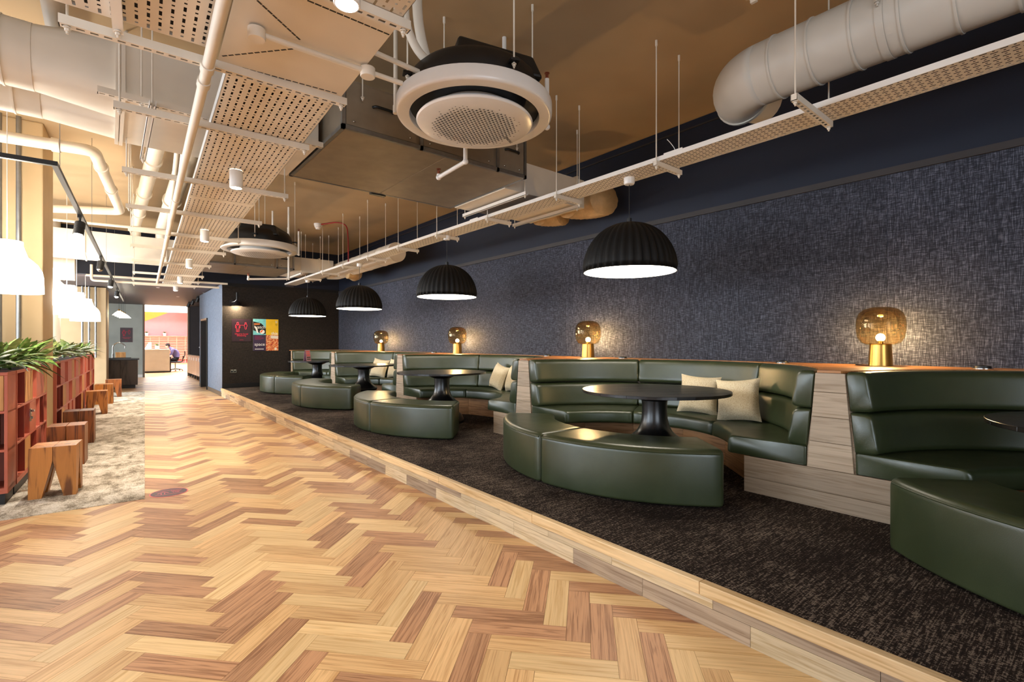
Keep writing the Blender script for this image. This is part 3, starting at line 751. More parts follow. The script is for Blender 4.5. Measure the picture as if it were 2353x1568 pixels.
# ---------------------------------------------------------------- ceiling services, booth side
def perforated(x0, x1, y0, y1, z, ncol, slotw, step, t=.0015):
    """flat sheet with real slots: ncol rows of slots along y"""
    pitch = (x1-x0)/ncol; xs = [x0]
    for i in range(ncol): c = x0+pitch*(i+.5); xs += [c-slotw/2, c+slotw/2]
    xs.append(x1); ny = int((y1-y0)/step); nx = len(xs)
    vs_ = [(x, y0+(y1-y0)*j/ny, z) for j in range(ny+1) for x in xs]; fs_ = []
    for i in range(nx-1):
        slot = i % 2 == 1; c = i//2
        j = 0
        while j < ny:
            if slot:
                ph = (j+(0 if c % 2 == 0 else 4)) % 8
                if ph in (0, 1, 2, 5): j += 1; continue
            fs_.append((j*nx+i, (j+1)*nx+i, (j+1)*nx+i+1, j*nx+i+1)); j += 1
    return MB().add(vs_, fs_)
def strut(parent, x0, x1, y, z, mat='cream_paint', h=.021, ends=True, name='strut'):
    """slotted channel along x, open slots on the underside, nuts below the rods"""
    m = MB().box(x0, x1, y-.0205, y-.017, z, z+h*2).box(x0, x1, y+.017, y+.0205, z, z+h*2)
    n = max(2, int((x1-x0)/.05)); w_ = (x1-x0)/n
    m.box(x0, x1, y-.017, y-.008, z, z+.003).box(x0, x1, y+.008, y+.017, z, z+.003)
    for i in range(n+1):
        a = x0+w_*i-.010; b = x0+w_*i+.010; m.box(max(a, x0), min(b, x1), y-.008, y+.008, z, z+.003)
    m.box(x0, x0+.004, y-.02, y+.02, z, z+h*2).box(x1-.004, x1, y-.02, y+.02, z, z+h*2)
    return m.build(name, mat, parent)
def rod(parent, x, y, z0, z1, r=.0055, mat='cream_paint', nut=True):
    m = MB().cyl((x, y, z0), r, z1-z0, 8)
    if nut: m.cyl((x, y, z0+.012), .011, .012, 6).cyl((x, y, z0+.026), .016, .004, 10)
    m.cyl((x, y, z1-.05), r*1.9, .05, 8)
    return m.build('hanger_rod', mat, parent, smooth=True)
ct = thing('cable_tray', 'narrow white perforated cable tray above the tables', 'cable tray', (3.88, 0, 3.0))
TX0, TX1 = -.146, .143
tray = perforated(TX0, TX1, -2.0, 14.4, 0, 11, .010, .0105).build('tray_bed', 'cream_paint', ct)
MB().box(TX0+.012, TX1-.012, -2, 14.4, .014, .022).build('dark_cable_sheet', 'black_plastic', ct)  # flat dark sheet in place of cables, added to darken the slots
MB().box(TX0-.002, TX0, -2, 14.4, 0, .04).box(TX0, TX0+.012, -2, 14.4, .038, .04).build('flange', 'white_paint', ct); MB().box(TX1, TX1+.002, -2, 14.4, 0, .04).build('flange', 'white_paint', ct)
for y in (-.6, 2.38, 5.35, 8.35, 11.35): MB().box(TX0-.0045, TX0-.002, y-.09, y+.09, .002, .05).build('splice_plate', 'white_paint', ct)
for k in range(-1, 10):
    y = 1.29+1.245*k
    x0, x1 = (-.49, .145) if k == 0 else (-.185, .215)
    if k == -1: x0 = -.49
    strut(ct, x0, x1, y, -.045)
    rod(ct, x0+.022, y, -.075, ZC-3.0); rod(ct, x1-.022, y, -.075, ZC-3.0)
# silver air handling boxes
def make_box(name, lab, x0, x1, y0, y1, z0, z1):
    t = thing(name, lab, 'air unit', (x0, y0, z0), 0, 'silver air handling units')
    w_, d_, h_ = x1-x0, y1-y0, z1-z0
    MB().box(.02, w_-.02, .02, d_-.02, .012, h_).build('casing', 'galvanised_dark', t)
    nb = 2
    for i in range(nb): MB().box(.03+(w_-.06)*i/nb+.003, .03+(w_-.06)*(i+1)/nb-.003, .03, d_-.03, .002, .014).build('bottom_panel', 'galvanised_dark', t, bevel=.002, seg=1)
    cuts = [.0, .36, .80, 1.0] if w_ > 1.9 else [0, .3, .75, 1]
    for i in range(3):
        p = MB().box(w_*cuts[i]+.035, w_*cuts[i+1]-.035, .006, .022, .04, h_-.02).build('front_panel', 'galvanised_dark', t, bevel=.003, seg=1)
        if i != 1:
            cxm = w_*(cuts[i]+cuts[i+1])/2
            MB().tube(bend([(cxm-.09, .008, h_*.58), (cxm-.075, -.022, h_*.58), (cxm+.075, -.022, h_*.58), (cxm+.09, .008, h_*.58)], .02, 4), .012, 8).build('handle', 'black_plastic', p, smooth=True)
        for xx in (w_*cuts[i]+.10, w_*cuts[i+1]-.10): MB().ball((xx, .004, .075), .011, n=10, m=6).build('latch', 'chrome', p, smooth=True)
    for xx in (0, w_*.36, w_*.80, w_-.03): MB().box(xx, xx+.03, .0, .03, .0, h_).build('corner_post', 'galvanised', t)
    for xx in (0, w_-.03): MB().box(xx, xx+.03, d_-.03, d_, 0, h_).build('corner_post', 'galvanised', t)
    MB().box(0, w_, 0, .03, 0, .035).build('rail', 'galvanised', t); MB().box(0, w_, d_-.03, d_, 0, .035).build('rail', 'galvanised', t)
    MB().box(0, .03, 0, d_, 0, .035).build('rail', 'galvanised', t); MB().box(w_-.03, w_, 0, d_, 0, .035).build('rail', 'galvanised', t)
    MB().box(w_*.5-.09, w_*.5+.09, d_-.002, d_+.05, -.01, .05).build('control_box', 'black_plastic', t)
    for xx, yy in ((.16, -.03), (w_-.16, -.03), (.16, d_+.03), (w_-.16, d_+.03)): rod(t, xx, yy, .25, ZC-z0)
    return t
make_box('air_handling_unit', 'large silver sheet metal air unit behind the round ceiling cassette', 1.46, 3.44, 3.95, 5.46, 3.15, 3.57)
make_box('air_handling_unit', 'far silver sheet metal air unit in front of the poster wall', 1.40, 3.34, 12.05, 13.69, 3.10, 3.50)
# rectangular ducts either side of the units
def rect_duct(name, lab, x0, x1, y0, y1, z0, z1, mat='cream_paint', flanges=(), rails=()):
    t = thing(name, lab, 'duct', (x0, y0, z0), 0)
    MB().box(0, x1-x0, 0, y1-y0, 0, z1-z0).build('casing', mat, t, bevel=.004, seg=1)
    for fx in flanges: MB().box(fx-x0-.012, fx-x0+.012, -.022, y1-y0+.022, -.022, z1-z0+.022).build('flange', mat, t)
    for rx in rails:
        strut_y(t, rx-x0, -.12, y1-y0+.12, -.06)
        rod(t, rx-x0, -.09, -.09, ZC-z0); rod(t, rx-x0, y1-y0+.09, -.09, ZC-z0)
    return t
def strut_y(parent, x, y0, y1, z, mat='white_paint'):
    return MB().box(x-.02, x-.016, y0, y1, z, z+.04).box(x+.016, x+.02, y0, y1, z, z+.04).box(x-.02, x-.008, y0, y1, z, z+.003).box(x+.008, x+.02, y0, y1, z, z+.003).build('support_rail', mat, parent)
def torus_part(c, R, r, a0, a1, n=14, m=18, plane='xy', wob=0, cap=True):
    rings = []
    rw = random.Random(2)
    for i in range(n+1):
        a = a0+(a1-a0)*i/n; ring = []
        for k in range(m):
            b = 2*PI*k/m; rr = r*(1+wob*math.sin(i*2.1+k*1.7)*.5+wob*(rw.random()-.5)); d = R+rr*math.cos(b); z = rr*math.sin(b)
            if plane == 'xy': ring.append((c[0]+d*math.cos(a), c[1]+d*math.sin(a), c[2]+z))
            elif plane == 'xz': ring.append((c[0]+d*math.cos(a), c[1]+z, c[2]+d*math.sin(a)))
        rings.append(ring)
    return MB().loop(rings, caps=cap)
rect_duct('supply_duct', 'ochre rectangular duct between the silver unit and the booth wall', 3.44, 4.75, 4.32, 5.36, 3.14, 3.50, 'cream_paint', (4.60,), (3.66, 4.52))
t = thing('flexible_duct', 'wrinkled insulated elbow duct nearest the viewer, above the second ribbed pendant', 'duct', (4.74, 4.60, 3.28), 0, 'insulated elbows')
torus_part((0, -.29, 0), .29, .205, PI/2, -.35, 30, 40, 'xy', .03).build('sleeve', 'foil_wrap', t, smooth='all')
t = thing('flexible_duct', 'wrinkled insulated elbow duct hanging behind the cable tray', 'duct', (4.74, 5.16, 3.27), 0, 'insulated elbows')
torus_part((0, -.26, 0), .26, .19, PI/2, .2, 26, 40, 'xy', .03).build('sleeve', 'foil_wrap', t, smooth='all')
rect_duct('supply_duct', 'ochre rectangular duct beside the far silver unit', 3.34, 4.35, 12.35, 13.4, 3.10, 3.46, 'cream_paint', (4.0,), (3.55, 4.2))
def spiral(name, lab, p, q, r, mat='grey_duct', pitch=.28, n=32, grp=None, cap=True):
    """round duct from p to q with raised seams"""
    p, q = Vector(p), Vector(q); t = thing(name, lab, 'duct', tuple(p), 0, grp)
    d = q-p; MB().tube([(0,0,0), tuple(d)], r, n, cap).build('tube', mat, t, smooth=True)
    L = d.length; u = d.normalized(); s = pitch*.5
    while s < L-.05:
        MB().tube([tuple(u*(s-.006)), tuple(u*(s+.006))], r+.007, n).build('seam', mat, t, smooth=True); s += pitch
    return t
# far round duct running along the booth wall
t = spiral('spiral_duct', 'cream round duct running toward the viewer from the far air unit', (4.55, 12.55, 3.24), (4.55, 9.25, 3.26), .20, 'cream_paint', .75)
torus_part((-.2, 0, 0), .2, .2, 0, PI/2, 10, 28, 'xy').build('elbow', 'cream_paint', t, smooth='all')
t = thing('flexible_duct', 'crumpled insulated duct under the far round duct', 'duct', (4.45, 11.7, 3.12), 0, 'insulated elbows')
torus_part((0, .3, .0), .3, .16, -PI/2, .2, 24, 36, 'xy', .035).build('sleeve', 'foil_wrap', t, smooth='all')
# near big spiral duct
t = spiral('spiral_duct', 'big grey spiral duct at the upper right corner', (3.70, 1.62, 3.37), (3.70, -2.4, 3.37), .212, 'grey_duct', .24)
torus_part((.24, 0, 0), .24, .212, PI, PI/2, 12, 32, 'xy').build('elbow', 'grey_duct', t, smooth='all')
MB().tube([(.24, .24, 0), (.52, .24, .05)], .17, 24).build('branch', 'cream_paint', t, smooth=True)
MB().tube([(.20, .24, 0), (.225, .24, 0)], .222, 32).build('seam', 'grey_duct', t, smooth=True)
for yy in (-.75, -2.0):
    MB().lathe([(.214, -.02), (.217, -.02), (.217, .02), (.214, .02)], 36, (0, yy, 0), close=True, axis='y').build('hanger_band', 'grey_duct', t, smooth=True); rod(t, -.225, yy, .0, ZC-3.37, .006, 'grey_duct')
for i, (x, y, lab) in enumerate(((3.44, 1.62, 'coupled cream pipe end beside the big spiral duct at the top edge'), (3.05, 1.72, 'coupled cream pipe end left of the other, at the top edge'))):
    t = thing('sprinkler_main', lab, 'pipe', (x, y, 3.86), 0, 'coupled pipes at the top edge')
    MB().tube([(0, 0, 0), (0, -3.2, 0)], .055, 18).build('pipe', 'cream_paint', t, smooth=True)
    MB().tube([(0, -.02, 0), (0, -.09, 0)], .074, 18).build('coupling', 'cream_paint', t, smooth=True)
    MB().box(-.012, .012, -.075, -.035, -.11, -.07).build('bolt', 'cream_paint', t); MB().tube([(0, .004, 0), (0, .0, 0)], .06, 18).build('end_cap', 'cream_paint', t)
# round ceiling cassettes
def make_cassette(lab, x, y, z, rz):
    t = thing('ceiling_cassette', lab, 'air conditioner', (x, y, z), rz, 'round ceiling cassettes')
    R = .56
    MB().lathe([(.466, .03), (.466, .006), (.469, .001), (.474, .0), (.538, .0), (.546, .001), (.553, .005), (.557, .012), (R, .024), (R, .088), (.556, .096), (.546, .10), (.43, .10), (.43, .085), (.466, .085)], 72, close=True).build('outer_ring', 'white_gloss', t, smooth=True)
    MB().lathe([(.28, .06), (.466, .058), (.466, .09), (.28, .09)], 64, close=True).build('air_slot', 'black_plastic', t, smooth=True)
    MB().lathe([(.0, -.060), (.28, -.058), (.38, -.052), (.412, -.042), (.42, -.03), (.412, -.018), (.30, .0), (.29, .058), (.0, .058)], 64).build('face_disc', 'white_gloss', t, smooth=True)
    gm = MB(); rg = random.Random(4); s = .030; hgt = s*.866
    s = .029; hgt = .0262
    for j in range(-13, 14):
        for i in range(-13, 14):
            px, py = (i+(.5 if j % 2 else 0))*s, j*hgt; d = math.hypot(px, py)
            if d > .335 or (d > .295 and rg.random() < .6): continue
            k = .42*s*(1 if d < .26 else max(.3, 1-(d-.26)*8)); zz = -.0616+.006*max(0, (d-.24)/.14)**2
            gm.add([(px-k, py+k*.75, zz), (px+k, py+k*.75, zz), (px, py-k*.8, zz)], [(0, 1, 2)])
    o = gm.build('grille', 'black_plastic', t); o['kind'] = 'stuff'
    MB().lathe([(.47, .10), (.475, .18), (.46, .25), (.42, .29), (.0, .295)], 48).build('housing', 'black_plastic', t, smooth=True)
    MB().add([(-.22,-.34,.2),(.40,-.34,.2),(.40,.36,.2),(-.22,.36,.2),(-.18,-.26,.43),(.34,-.30,.36),(.34,.30,.36),(-.18,.30,.43)], [(0,3,2,1),(4,5,6,7),(0,1,5,4),(1,2,6,5),(2,3,7,6),(3,0,4,7)]).build('fan_box', 'black_metal', t, bevel=.02)
    for sx, sy in ((1, .25), (-1, -.25), (.25, -1), (-.25, 1)):
        MB().box(sx*.50-.03, sx*.50+.03, sy*.50-.03, sy*.50+.03, .17, .185).build('bracket', 'black_metal', t); rod(t, sx*.50, sy*.50, .13, ZC-z, .0055, 'cream_paint')
    text('SAMSUNG', .03, t, (.30, .13, -.058), 'ink_black', (PI, 0, math.radians(50)), ext=.0004)
    for pth, r in (([(-.12, .02, .28), (-.34, -.02, .30), (-.42, -.06, .55), (-.44, -.08, ZC-z)], .034), ([(-.16, -.12, .24), (-.40, -.16, .26), (-.52, -.18, .45), (-.54, -.2, ZC-z)], .028)):
        MB().tube(bend(pth, .14, 6), r, 12).build('insulated_pipe', 'cream_paint', t, smooth=True)
    for k in range(3): MB().tube(bend([(-.10, .05-.05*k, .27), (-.15, -.05-.04*k, .24), (-.06, -.16-.03*k, .16)], .05, 4), .004, 6).build('cable', 'white_gloss' if k == 0 else 'black_plastic', t, smooth=True)
    return t
c1 = (3.58*.634-.27*.7733, 3.58*.7733+.27*.634)
make_cassette('round white ceiling cassette with triangle grille, large and near', c1[0], c1[1], 3.03, -.35)
D2 = 7.95; l2 = (598-1176.5)/1130*D2
make_cassette('round white ceiling cassette far away below the wide tray', D2*.634+l2*.7733, D2*.7733-l2*.634, 2.885, -.6)
# sprinkler drops
def sprinkler(lab, pts, up=True):
    t = thing('sprinkler', lab, 'sprinkler', pts[0], 0, 'sprinklers')
    q = [tuple(Vector(p)-Vector(pts[0])) for p in pts]
    MB().tube(bend(q, .03, 4), .019, 12).build('pipe', 'white_paint', t, smooth=True)
    e = Vector(q[-1]); s = 1 if up else -1
    for p in q[1:-1]: MB().ball(p, .026, n=12, m=8).build('elbow', 'white_paint', t, smooth=True)
    MB().cyl((e.x, e.y, e.z if up else e.z-.03), .012, .03, 10).build('nozzle', 'copper_head', t); MB().cyl((e.x, e.y, e.z+(.045 if up else -.05)), .022, .004, 16).build('deflector', 'copper_head', t)
    MB().tube([(e.x-.014, e.y, e.z+.02*s), (e.x-.012, e.y, e.z+.046*s)], .003, 6).tube([(e.x+.014, e.y, e.z+.02*s), (e.x+.012, e.y, e.z+.046*s)], .003, 6).build('yoke', 'copper_head', t)
    return t
sprinkler('white sprinkler branch hanging below the near cassette', [(2.43, 3.61, ZC), (2.43, 3.61, 3.0), (2.384, 3.987, 2.95), (2.384, 3.987, 2.98)])
sprinkler('white upright sprinkler pipe right of the near cassette', [(2.66, 3.35, ZC), (2.66, 3.35, 3.22), (2.82, 2.98, 3.20), (2.82, 2.98, 3.60)])
sprinkler('white sprinkler branch below the far cassette', [(2.72, 10.2, ZC), (2.72, 10.2, 2.66), (2.02, 10.25, 2.60), (2.02, 10.25, 2.66)])
sprinkler('cream upright sprinkler right of the far cassette', [(2.55, 10.7, ZC), (2.55, 10.7, 3.28), (3.05, 10.7, 3.24), (3.05, 10.7, 3.72)])
# smoke detector with red conduit
t = thing('smoke_detector', 'white smoke detector on the ceiling with a bent red conduit', 'smoke detector', (3.60, 11.2, ZC), 0)
MB().lathe([(.0, -.13), (.045, -.125), (.06, -.09), (.07, -.085), (.075, -.05), (.085, -.045), (.085, 0)], 28).build('head', 'white_gloss', t, smooth=True)
MB().tube(bend([(.05, -.05, -.02), (.25, -.5, -.02), (.38, -.72, -.10), (.40, -.75, -.45), (.40, -.75, -1.04)], .2, 8), .013, 10).build('conduit', 'red_conduit', t, smooth=True)
t = thing('hanging_conduit', 'thin grey vertical conduit dropping left of the near cassette', 'conduit', (1.69, 3.46, 3.16), 0)
MB().cyl((0, 0, 0), .016, ZC-3.16, 12).build('tube', 'cream_paint', t, smooth=True); MB().cyl((0, 0, -.01), .02, .06, 12).build('end_sleeve', 'cream_paint', t, smooth=True)
t = thing('loose_wire', 'short white wire curling up from the cable tray above the nearest ribbed pendant', 'wire', (3.80, 2.40, 3.022), 0)
MB().tube(bend([(0, 0, 0), (0, 0, .06), (-.03, .03, .12), (-.05, .05, .15)], .05, 5), .003, 6).build('strand', 'white_gloss', t, smooth=True)
# ---------------------------------------------------------------- ceiling services, aisle side (aisle frame)
ZTR = 2.90
wt = thingL('wide_cable_tray', 'wide cream perforated cable tray running down the aisle', 'cable tray', .655, 0, ZTR)
WX0, WX1 = -.295, .295
perforated(WX0, WX1, 3.03, 15.5, 0, 15, .011, .0115).build('tray_bed', 'cream_paint', wt)
MB().box(WX0+.02, WX1-.02, 3.05, 15.45, .016, .028).build('dark_cable_sheet', 'black_plastic', wt)  # dark sheet standing for cables, added to hide the bright ceiling behind the slots
for y in (6.0, 9.0, 12.0): MB().box(WX0-.002, WX1+.002, y-.06, y+.06, -.002, -.0005).build('splice_plate', 'cream_paint', wt)
for s in (WX0, WX1-.002): MB().box(s, s+.002, 1.0, 15.5, 0, .055).build('flange', 'white_paint', wt)
for i, (y, x0, x1) in enumerate(((3.03, -.97, .335), (3.91, -.81, .34), (5.32, -.81, .50), (6.70, -.82, .50), (8.07, -.83, .46), (9.36, -.83, .42), (11.05, -.84, .37), (12.9, -.86, .40), (14.2, -.9, .42), (15.4, -.9, .42), (2.13, -.30, .335))):
    strut(wt, x0, x1, y, -.045); rod(wt, x0+.03, y, -.08, ZC-ZTR); rod(wt, x1-.03, y, -.08, ZC-ZTR)
# plain junction plate with slotted fold lines
pl = thingL('junction_plate', 'plain cream junction plate with slotted fold lines over the tray crossing', 'cable tray', .655, 2.5, ZTR-.004)
# the sheet is solid; dark pieces along the folds paint the shade of slots
MB().box(-.345, .30, -.30, .53, 0, .002).build('sheet', 'cream_paint', pl)
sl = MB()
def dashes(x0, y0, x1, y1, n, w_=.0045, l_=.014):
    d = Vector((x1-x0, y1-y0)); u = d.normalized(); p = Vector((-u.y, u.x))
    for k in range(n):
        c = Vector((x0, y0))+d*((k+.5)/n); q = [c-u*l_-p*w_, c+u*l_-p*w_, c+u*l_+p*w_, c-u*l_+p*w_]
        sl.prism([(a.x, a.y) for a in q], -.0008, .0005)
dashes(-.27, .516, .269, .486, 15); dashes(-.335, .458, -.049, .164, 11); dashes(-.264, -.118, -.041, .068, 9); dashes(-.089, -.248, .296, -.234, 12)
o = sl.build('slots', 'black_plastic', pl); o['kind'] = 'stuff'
tb_ = thingL('cable_tray_branch', 'cream perforated tray branching left at the top edge', 'cable tray', -.1, 2.4, ZTR)
perforated(-1.1, .40, .04, .52, 0, 34, .012, .012).build('tray_bed', 'cream_paint', tb_)
MB().box(-1.08, .38, .06, .50, .016, .028).build('dark_cable_sheet', 'trim_dark', tb_)  # added dark sheet for the cables, so the branch slots look dark
MB().box(-1.1, .40, .52, .522, 0, .055).build('flange', 'white_paint', tb_)
MB().box(-.02, .02, .02, .56, -.045, -.003).build('strut', 'white_paint', tb_); rod(tb_, 0, .53, -.08, ZC-ZTR); rod(tb_, -.6, .53, -.0, ZC-ZTR)
tn = thingL('cable_tray_near', 'cream perforated tray section at the top edge beside the bright downlight', 'cable tray', .655, 1.2, ZTR)
perforated(WX0, WX1, 0, .98, 0, 15, .011, .0115).build('tray_bed', 'cream_paint', tn)
# cylinder downlights
DLN = ['white cylinder downlight nearest the viewer, cut by the top edge', 'white cylinder downlight under the wide tray, first in the row', 'white cylinder downlight under the wide tray, second in the row', 'white cylinder downlight under the wide tray, third in the row', 'white cylinder downlight under the wide tray, fourth in the row', 'white cylinder downlight at the far end of the wide tray']
dl = thingL('cylinder_downlight', DLN[0], 'downlight', .644, 1.96, ZTR-.155, 0, 'cylinder downlights under the wide tray')
MB().lathe([(.044, .0), (.048, .0), (.052, .004), (.052, .145), (.05, .149), (.044, .149), (.044, .02)], 32, close=True).build('body', 'white_gloss', dl, smooth=True)
MB().ball((0, 0, .016), .043, .043, .022, 20, 8).build('lens', 'downlight_glow', dl)
for i, y in enumerate((4.85, 7.65, 10.5, 13.3, 15.3)): dup(dl, LW(.635, y, ZTR-.155), -DE, DLN[i+1])
for o in [o for o in COL.objects if o.name.startswith('cylinder_downlight')]:
    lamp_light('SPOT', o, (0, 0, -.012), 120, (1, .90, .76), spot_size=math.radians(80), spot_blend=.6, shadow_soft_size=.04)
# conduit along the tray
def pipeL(name, lab, pts, r, mat='cream_paint', n=14, rad=.1, cat='pipe', joints=(), grp=None):
    t = thingL(name, lab, cat, pts[0][0], pts[0][1], pts[0][2], 0, grp); q = [tuple(Vector(p)-Vector(pts[0])) for p in pts]
    MB().tube(bend(q, rad, 6), r, n).build('tube', mat, t, smooth=True)
    for s in joints:
        i, f = int(s), s-int(s); a, b = Vector(q[i]), Vector(q[i+1]); c = a+(b-a)*f; u = (b-a).normalized()
        MB().tube([tuple(c-u*.035), tuple(c+u*.035)], r*1.22, n).build('joint', mat, t, smooth=True)
    return t
pipeL('waste_pipe', 'thin cream pipe running along the left edge of the wide tray', [(.27, 1.2, 2.83), (.25, 5.0, 2.83), (.235, 14.6, 2.83)], .027, joints=(0.47, .52, 1.1, 1.3, 1.5))
t = thingL('conduit', 'cream conduit with two round junction boxes crossing the junction plate', 'conduit', .424, 2.587, 2.868)
MB().tube([(0, 0, 0), (.54, .008, 0), (.74, .01, .0)], .0135, 12).build('tube', 'cream_paint', t, smooth=True)
for x in (0, .541): MB().lathe([(.0, -.03), (.036, -.03), (.039, -.026), (.039, .018), (.0, .018)], 24, (x, .008*x/.541, 0)).build('junction_box', 'cream_paint', t, smooth=True)
pipeL('conduit', 'cream conduit passing behind the junction plate toward the near cassette', [(.9, 2.92, 3.2), (1.62, 3.0, 3.2)], .016, cat='conduit')
# transverse ducts on the left
rect_duct('transverse_duct', 'grey rectangular duct left of the silver unit above the wide tray', .06, 1.44, 4.46, 5.47, 3.15, 3.59, 'cream_paint', (.08,), ())
def transition(lab, x0, x1, y0, y1, z0, z1, cs, r):
    t = thing('duct_transition', lab, 'duct', (x1, (y0+y1)/2, (z0+z1)/2), 0)
    ym, zm = (y0+y1)/2, (z0+z1)/2
    for i, (ya, yb) in enumerate(((y0, ym-.004), (ym+.004, y1))):
        n = 24; r0 = []; r1 = []
        for k in range(n):
            a = 2*PI*(k+.5)/n; c, s = math.cos(a), math.sin(a); q = max(abs(c), abs(s))
            r1.append((0, (ya+yb)/2+(yb-ya)/2*c/q-ym, (z1-z0)/2*s/q)); r0.append((x0-x1, cs[i]+r*c-ym, r*s))
        MB().loop([r0, r1]).build('cone', 'cream_paint', t, smooth=True)
    MB().box(-.012, .012, y0-ym-.02, y1-ym+.02, (z0-z1)/2-.02, (z1-z0)/2+.02).build('flange', 'cream_paint', t)
    return t
transition('square to round duct transition at the upper left', -.40, .05, 4.46, 5.47, 3.15, 3.59, (4.72, 5.26), .215)
t = spiral('round_duct', 'thick cream round duct leaving the upper left corner', (-.40, 4.72, 3.37), (-3.4, 4.72, 3.37), .218, 'cream_paint', .30)
torus_part((-.62, -.30, 0), .30, .19, PI/2, PI, 10, 28, 'xy').build('branch_elbow', 'cream_paint', t, smooth='all')
spiral('round_duct', 'shorter cream round duct behind the thick one at the upper left', (-.40, 5.26, 3.37), (-1.05, 5.26, 3.37), .218, 'cream_paint', .30)
for i, (x, y, lab) in enumerate(((-.30, 4.35, 'grooved cream pipe coupling above the round duct, right one'), (-.75, 4.25, 'grooved cream pipe coupling above the round duct, left one'))):
    t = thing('pipe_coupling', lab, 'pipe', (x, y, 3.78), 0, 'grooved couplings above the round duct')
    MB().tube([(0, -2.5, 0), (0, 1.4, 0)], .07, 20).build('pipe', 'cream_paint', t, smooth=True); MB().tube([(0, -.05, 0), (0, .05, 0)], .092, 20).build('coupling', 'cream_paint', t, smooth=True); MB().box(-.12, -.08, -.03, .03, -.03, .03).build('bolt', 'cream_paint', t)
rr_ = thing('duct_support', 'slotted support channel below the rectangular duct at the left', 'support', (.24, 4.9, 3.07), 0)
strut_y(rr_, 0, -.62, .72, 0); rod(rr_, 0, -.56, -.04, ZC-3.07); rod(rr_, 0, .66, -.04, ZC-3.07)
rr_ = thing('duct_support', 'long channel hanger under the front edge of the rectangular duct', 'support', (-.06, 4.36, 3.10), 0)
strut(rr_, 0, 1.5, 0, 0, 'cream_paint'); rod(rr_, .24, 0, -.04, ZC-3.10)
rect_duct('transverse_duct', 'cream rectangular duct crossing the far left ceiling', -1.55, 1.40, 12.1, 13.1, 3.08, 3.50, 'cream_paint', (-.35, .9), ())
spiral('round_duct', 'cream round duct behind the pleated lamps at the far left', (-3.2, 13.9, 2.98), (-.55, 13.9, 2.98), .26, 'cream_paint', .45)
# cream pipes near the ceiling
pipeL('cream_pipe', 'thick cream pipe along the aisle ceiling, left of the two', [(.16, 6.2, 3.72), (-.145, 12.2, 3.72), (-.145, 12.2, 3.5)], .085, n=18, joints=(.25, .55, .8))
pipeL('cream_pipe', 'thick cream pipe along the aisle ceiling beside the wide tray', [(.47, 6.0, 3.72), (.28, 12.2, 3.72), (.28, 12.2, 3.5)], .11, n=18, joints=(.6,))
pipeL('cream_pipe', 'bent cream pipe from the left column to the middle of the aisle ceiling', [(-2.6, 7.5, 3.58), (-.46, 7.3, 3.58), (-.32, 10.4, 3.58), (-1.5, 10.6, 3.5)], .062, n=16, rad=.12, joints=(.85, 1.2, 1.55))
pipeL('cream_pipe', 'thin cream riser pipe hanging beside the thick pipes', [(.30, 6.2, 3.7), (.30, 9.2, 3.2), (.28, 11.9, 3.05)], .03, n=10)
for k, (y, z, x0, x1, lab) in enumerate(((14.35, 2.80, -.95, 1.5, 'thin cream pipe crossing in front of the dark fascia, lowest'), (14.45, 2.92, -1.05, 1.7, 'thin cream pipe crossing in front of the dark fascia, middle'), (14.0, 3.22, -1.5, 1.8, 'thin cream pipe crossing above the pleated lamps'))):
    pipeL('cross_pipe', lab, [(x0, y, z+.35 if k == 0 else z), (x0, y, z), (x1, y, z)] if k == 0 else [(x0, y, z), (x1, y, z)], .026, n=10, rad=.06, grp='thin pipes in front of the fascia')
pipeL('conduit', 'white conduit along the left ceiling above the lighting track', [(-3.0, 9.9, 3.2), (.3, 9.6, 3.2)], .022, n=10, cat='conduit')
# ---------------------------------------------------------------- lighting track with spots
ZK = 2.75
tk = thingL('lighting_track', 'black lighting track with a corner, running down the aisle above the lamps', 'lighting track', -.55, 5.07, ZK)
MB().box(-.018, .018, 0, 15.2, 0, .034).build('rail', 'black_metal', tk); MB().box(-2.4, -.018, 0, .036, 0, .034).build('rail', 'black_metal', tk)
for y in (.3, 3.3, 6.3, 9.3, 12.3): MB().cyl((0, y, .034), .0025, ZC-ZK-.034 if y < 9.6 else ZT-ZK-.02, 6).build('suspension_wire', 'galvanised', tk)
SPL = ['black track spotlight lit, nearest the viewer', 'black track spotlight turned off, second in the row', 'black track spotlight lit, third in the row', 'black track spotlight lit brightly, farthest in the row']
for i, (y, on, az) in enumerate(((6.9, 1, .5), (10.0, 0, .4), (12.9, 1, .5), (15.6, 1, .5))):
    t = thingL('track_spotlight', SPL[i], 'spotlight', -.55, y, ZK, 0, 'spotlights on the black track')
    MB().box(-.016, .016, -.05, .05, -.03, 0).build('adapter', 'black_metal', t); MB().cyl((0, 0, -.07), .011, .05, 10).build('stem', 'black_metal', t)
    h = MB().lathe([(.040, -.10), (.046, -.10), (.046, -.045), (.042, -.043), (.042, -.035), (.046, -.033), (.046, .03), (.036, .04), (.0, .04)], 28).build('head', 'black_metal', t, smooth=True, loc=(0, 0, -.105), rot=(-.12, .12, 0))
    l_o = MB().ball((0, 0, -.10), .037, .037, .026, 18, 8).build('lens', 'spot_glow' if on else 'chrome', h)
    if on: lamp_light('SPOT', t, (0, -.02, -.245), 150, (1, .91, .78), spot_size=math.radians(75), spot_blend=.5, shadow_soft_size=.04, rot=(.15, -.05, 0))
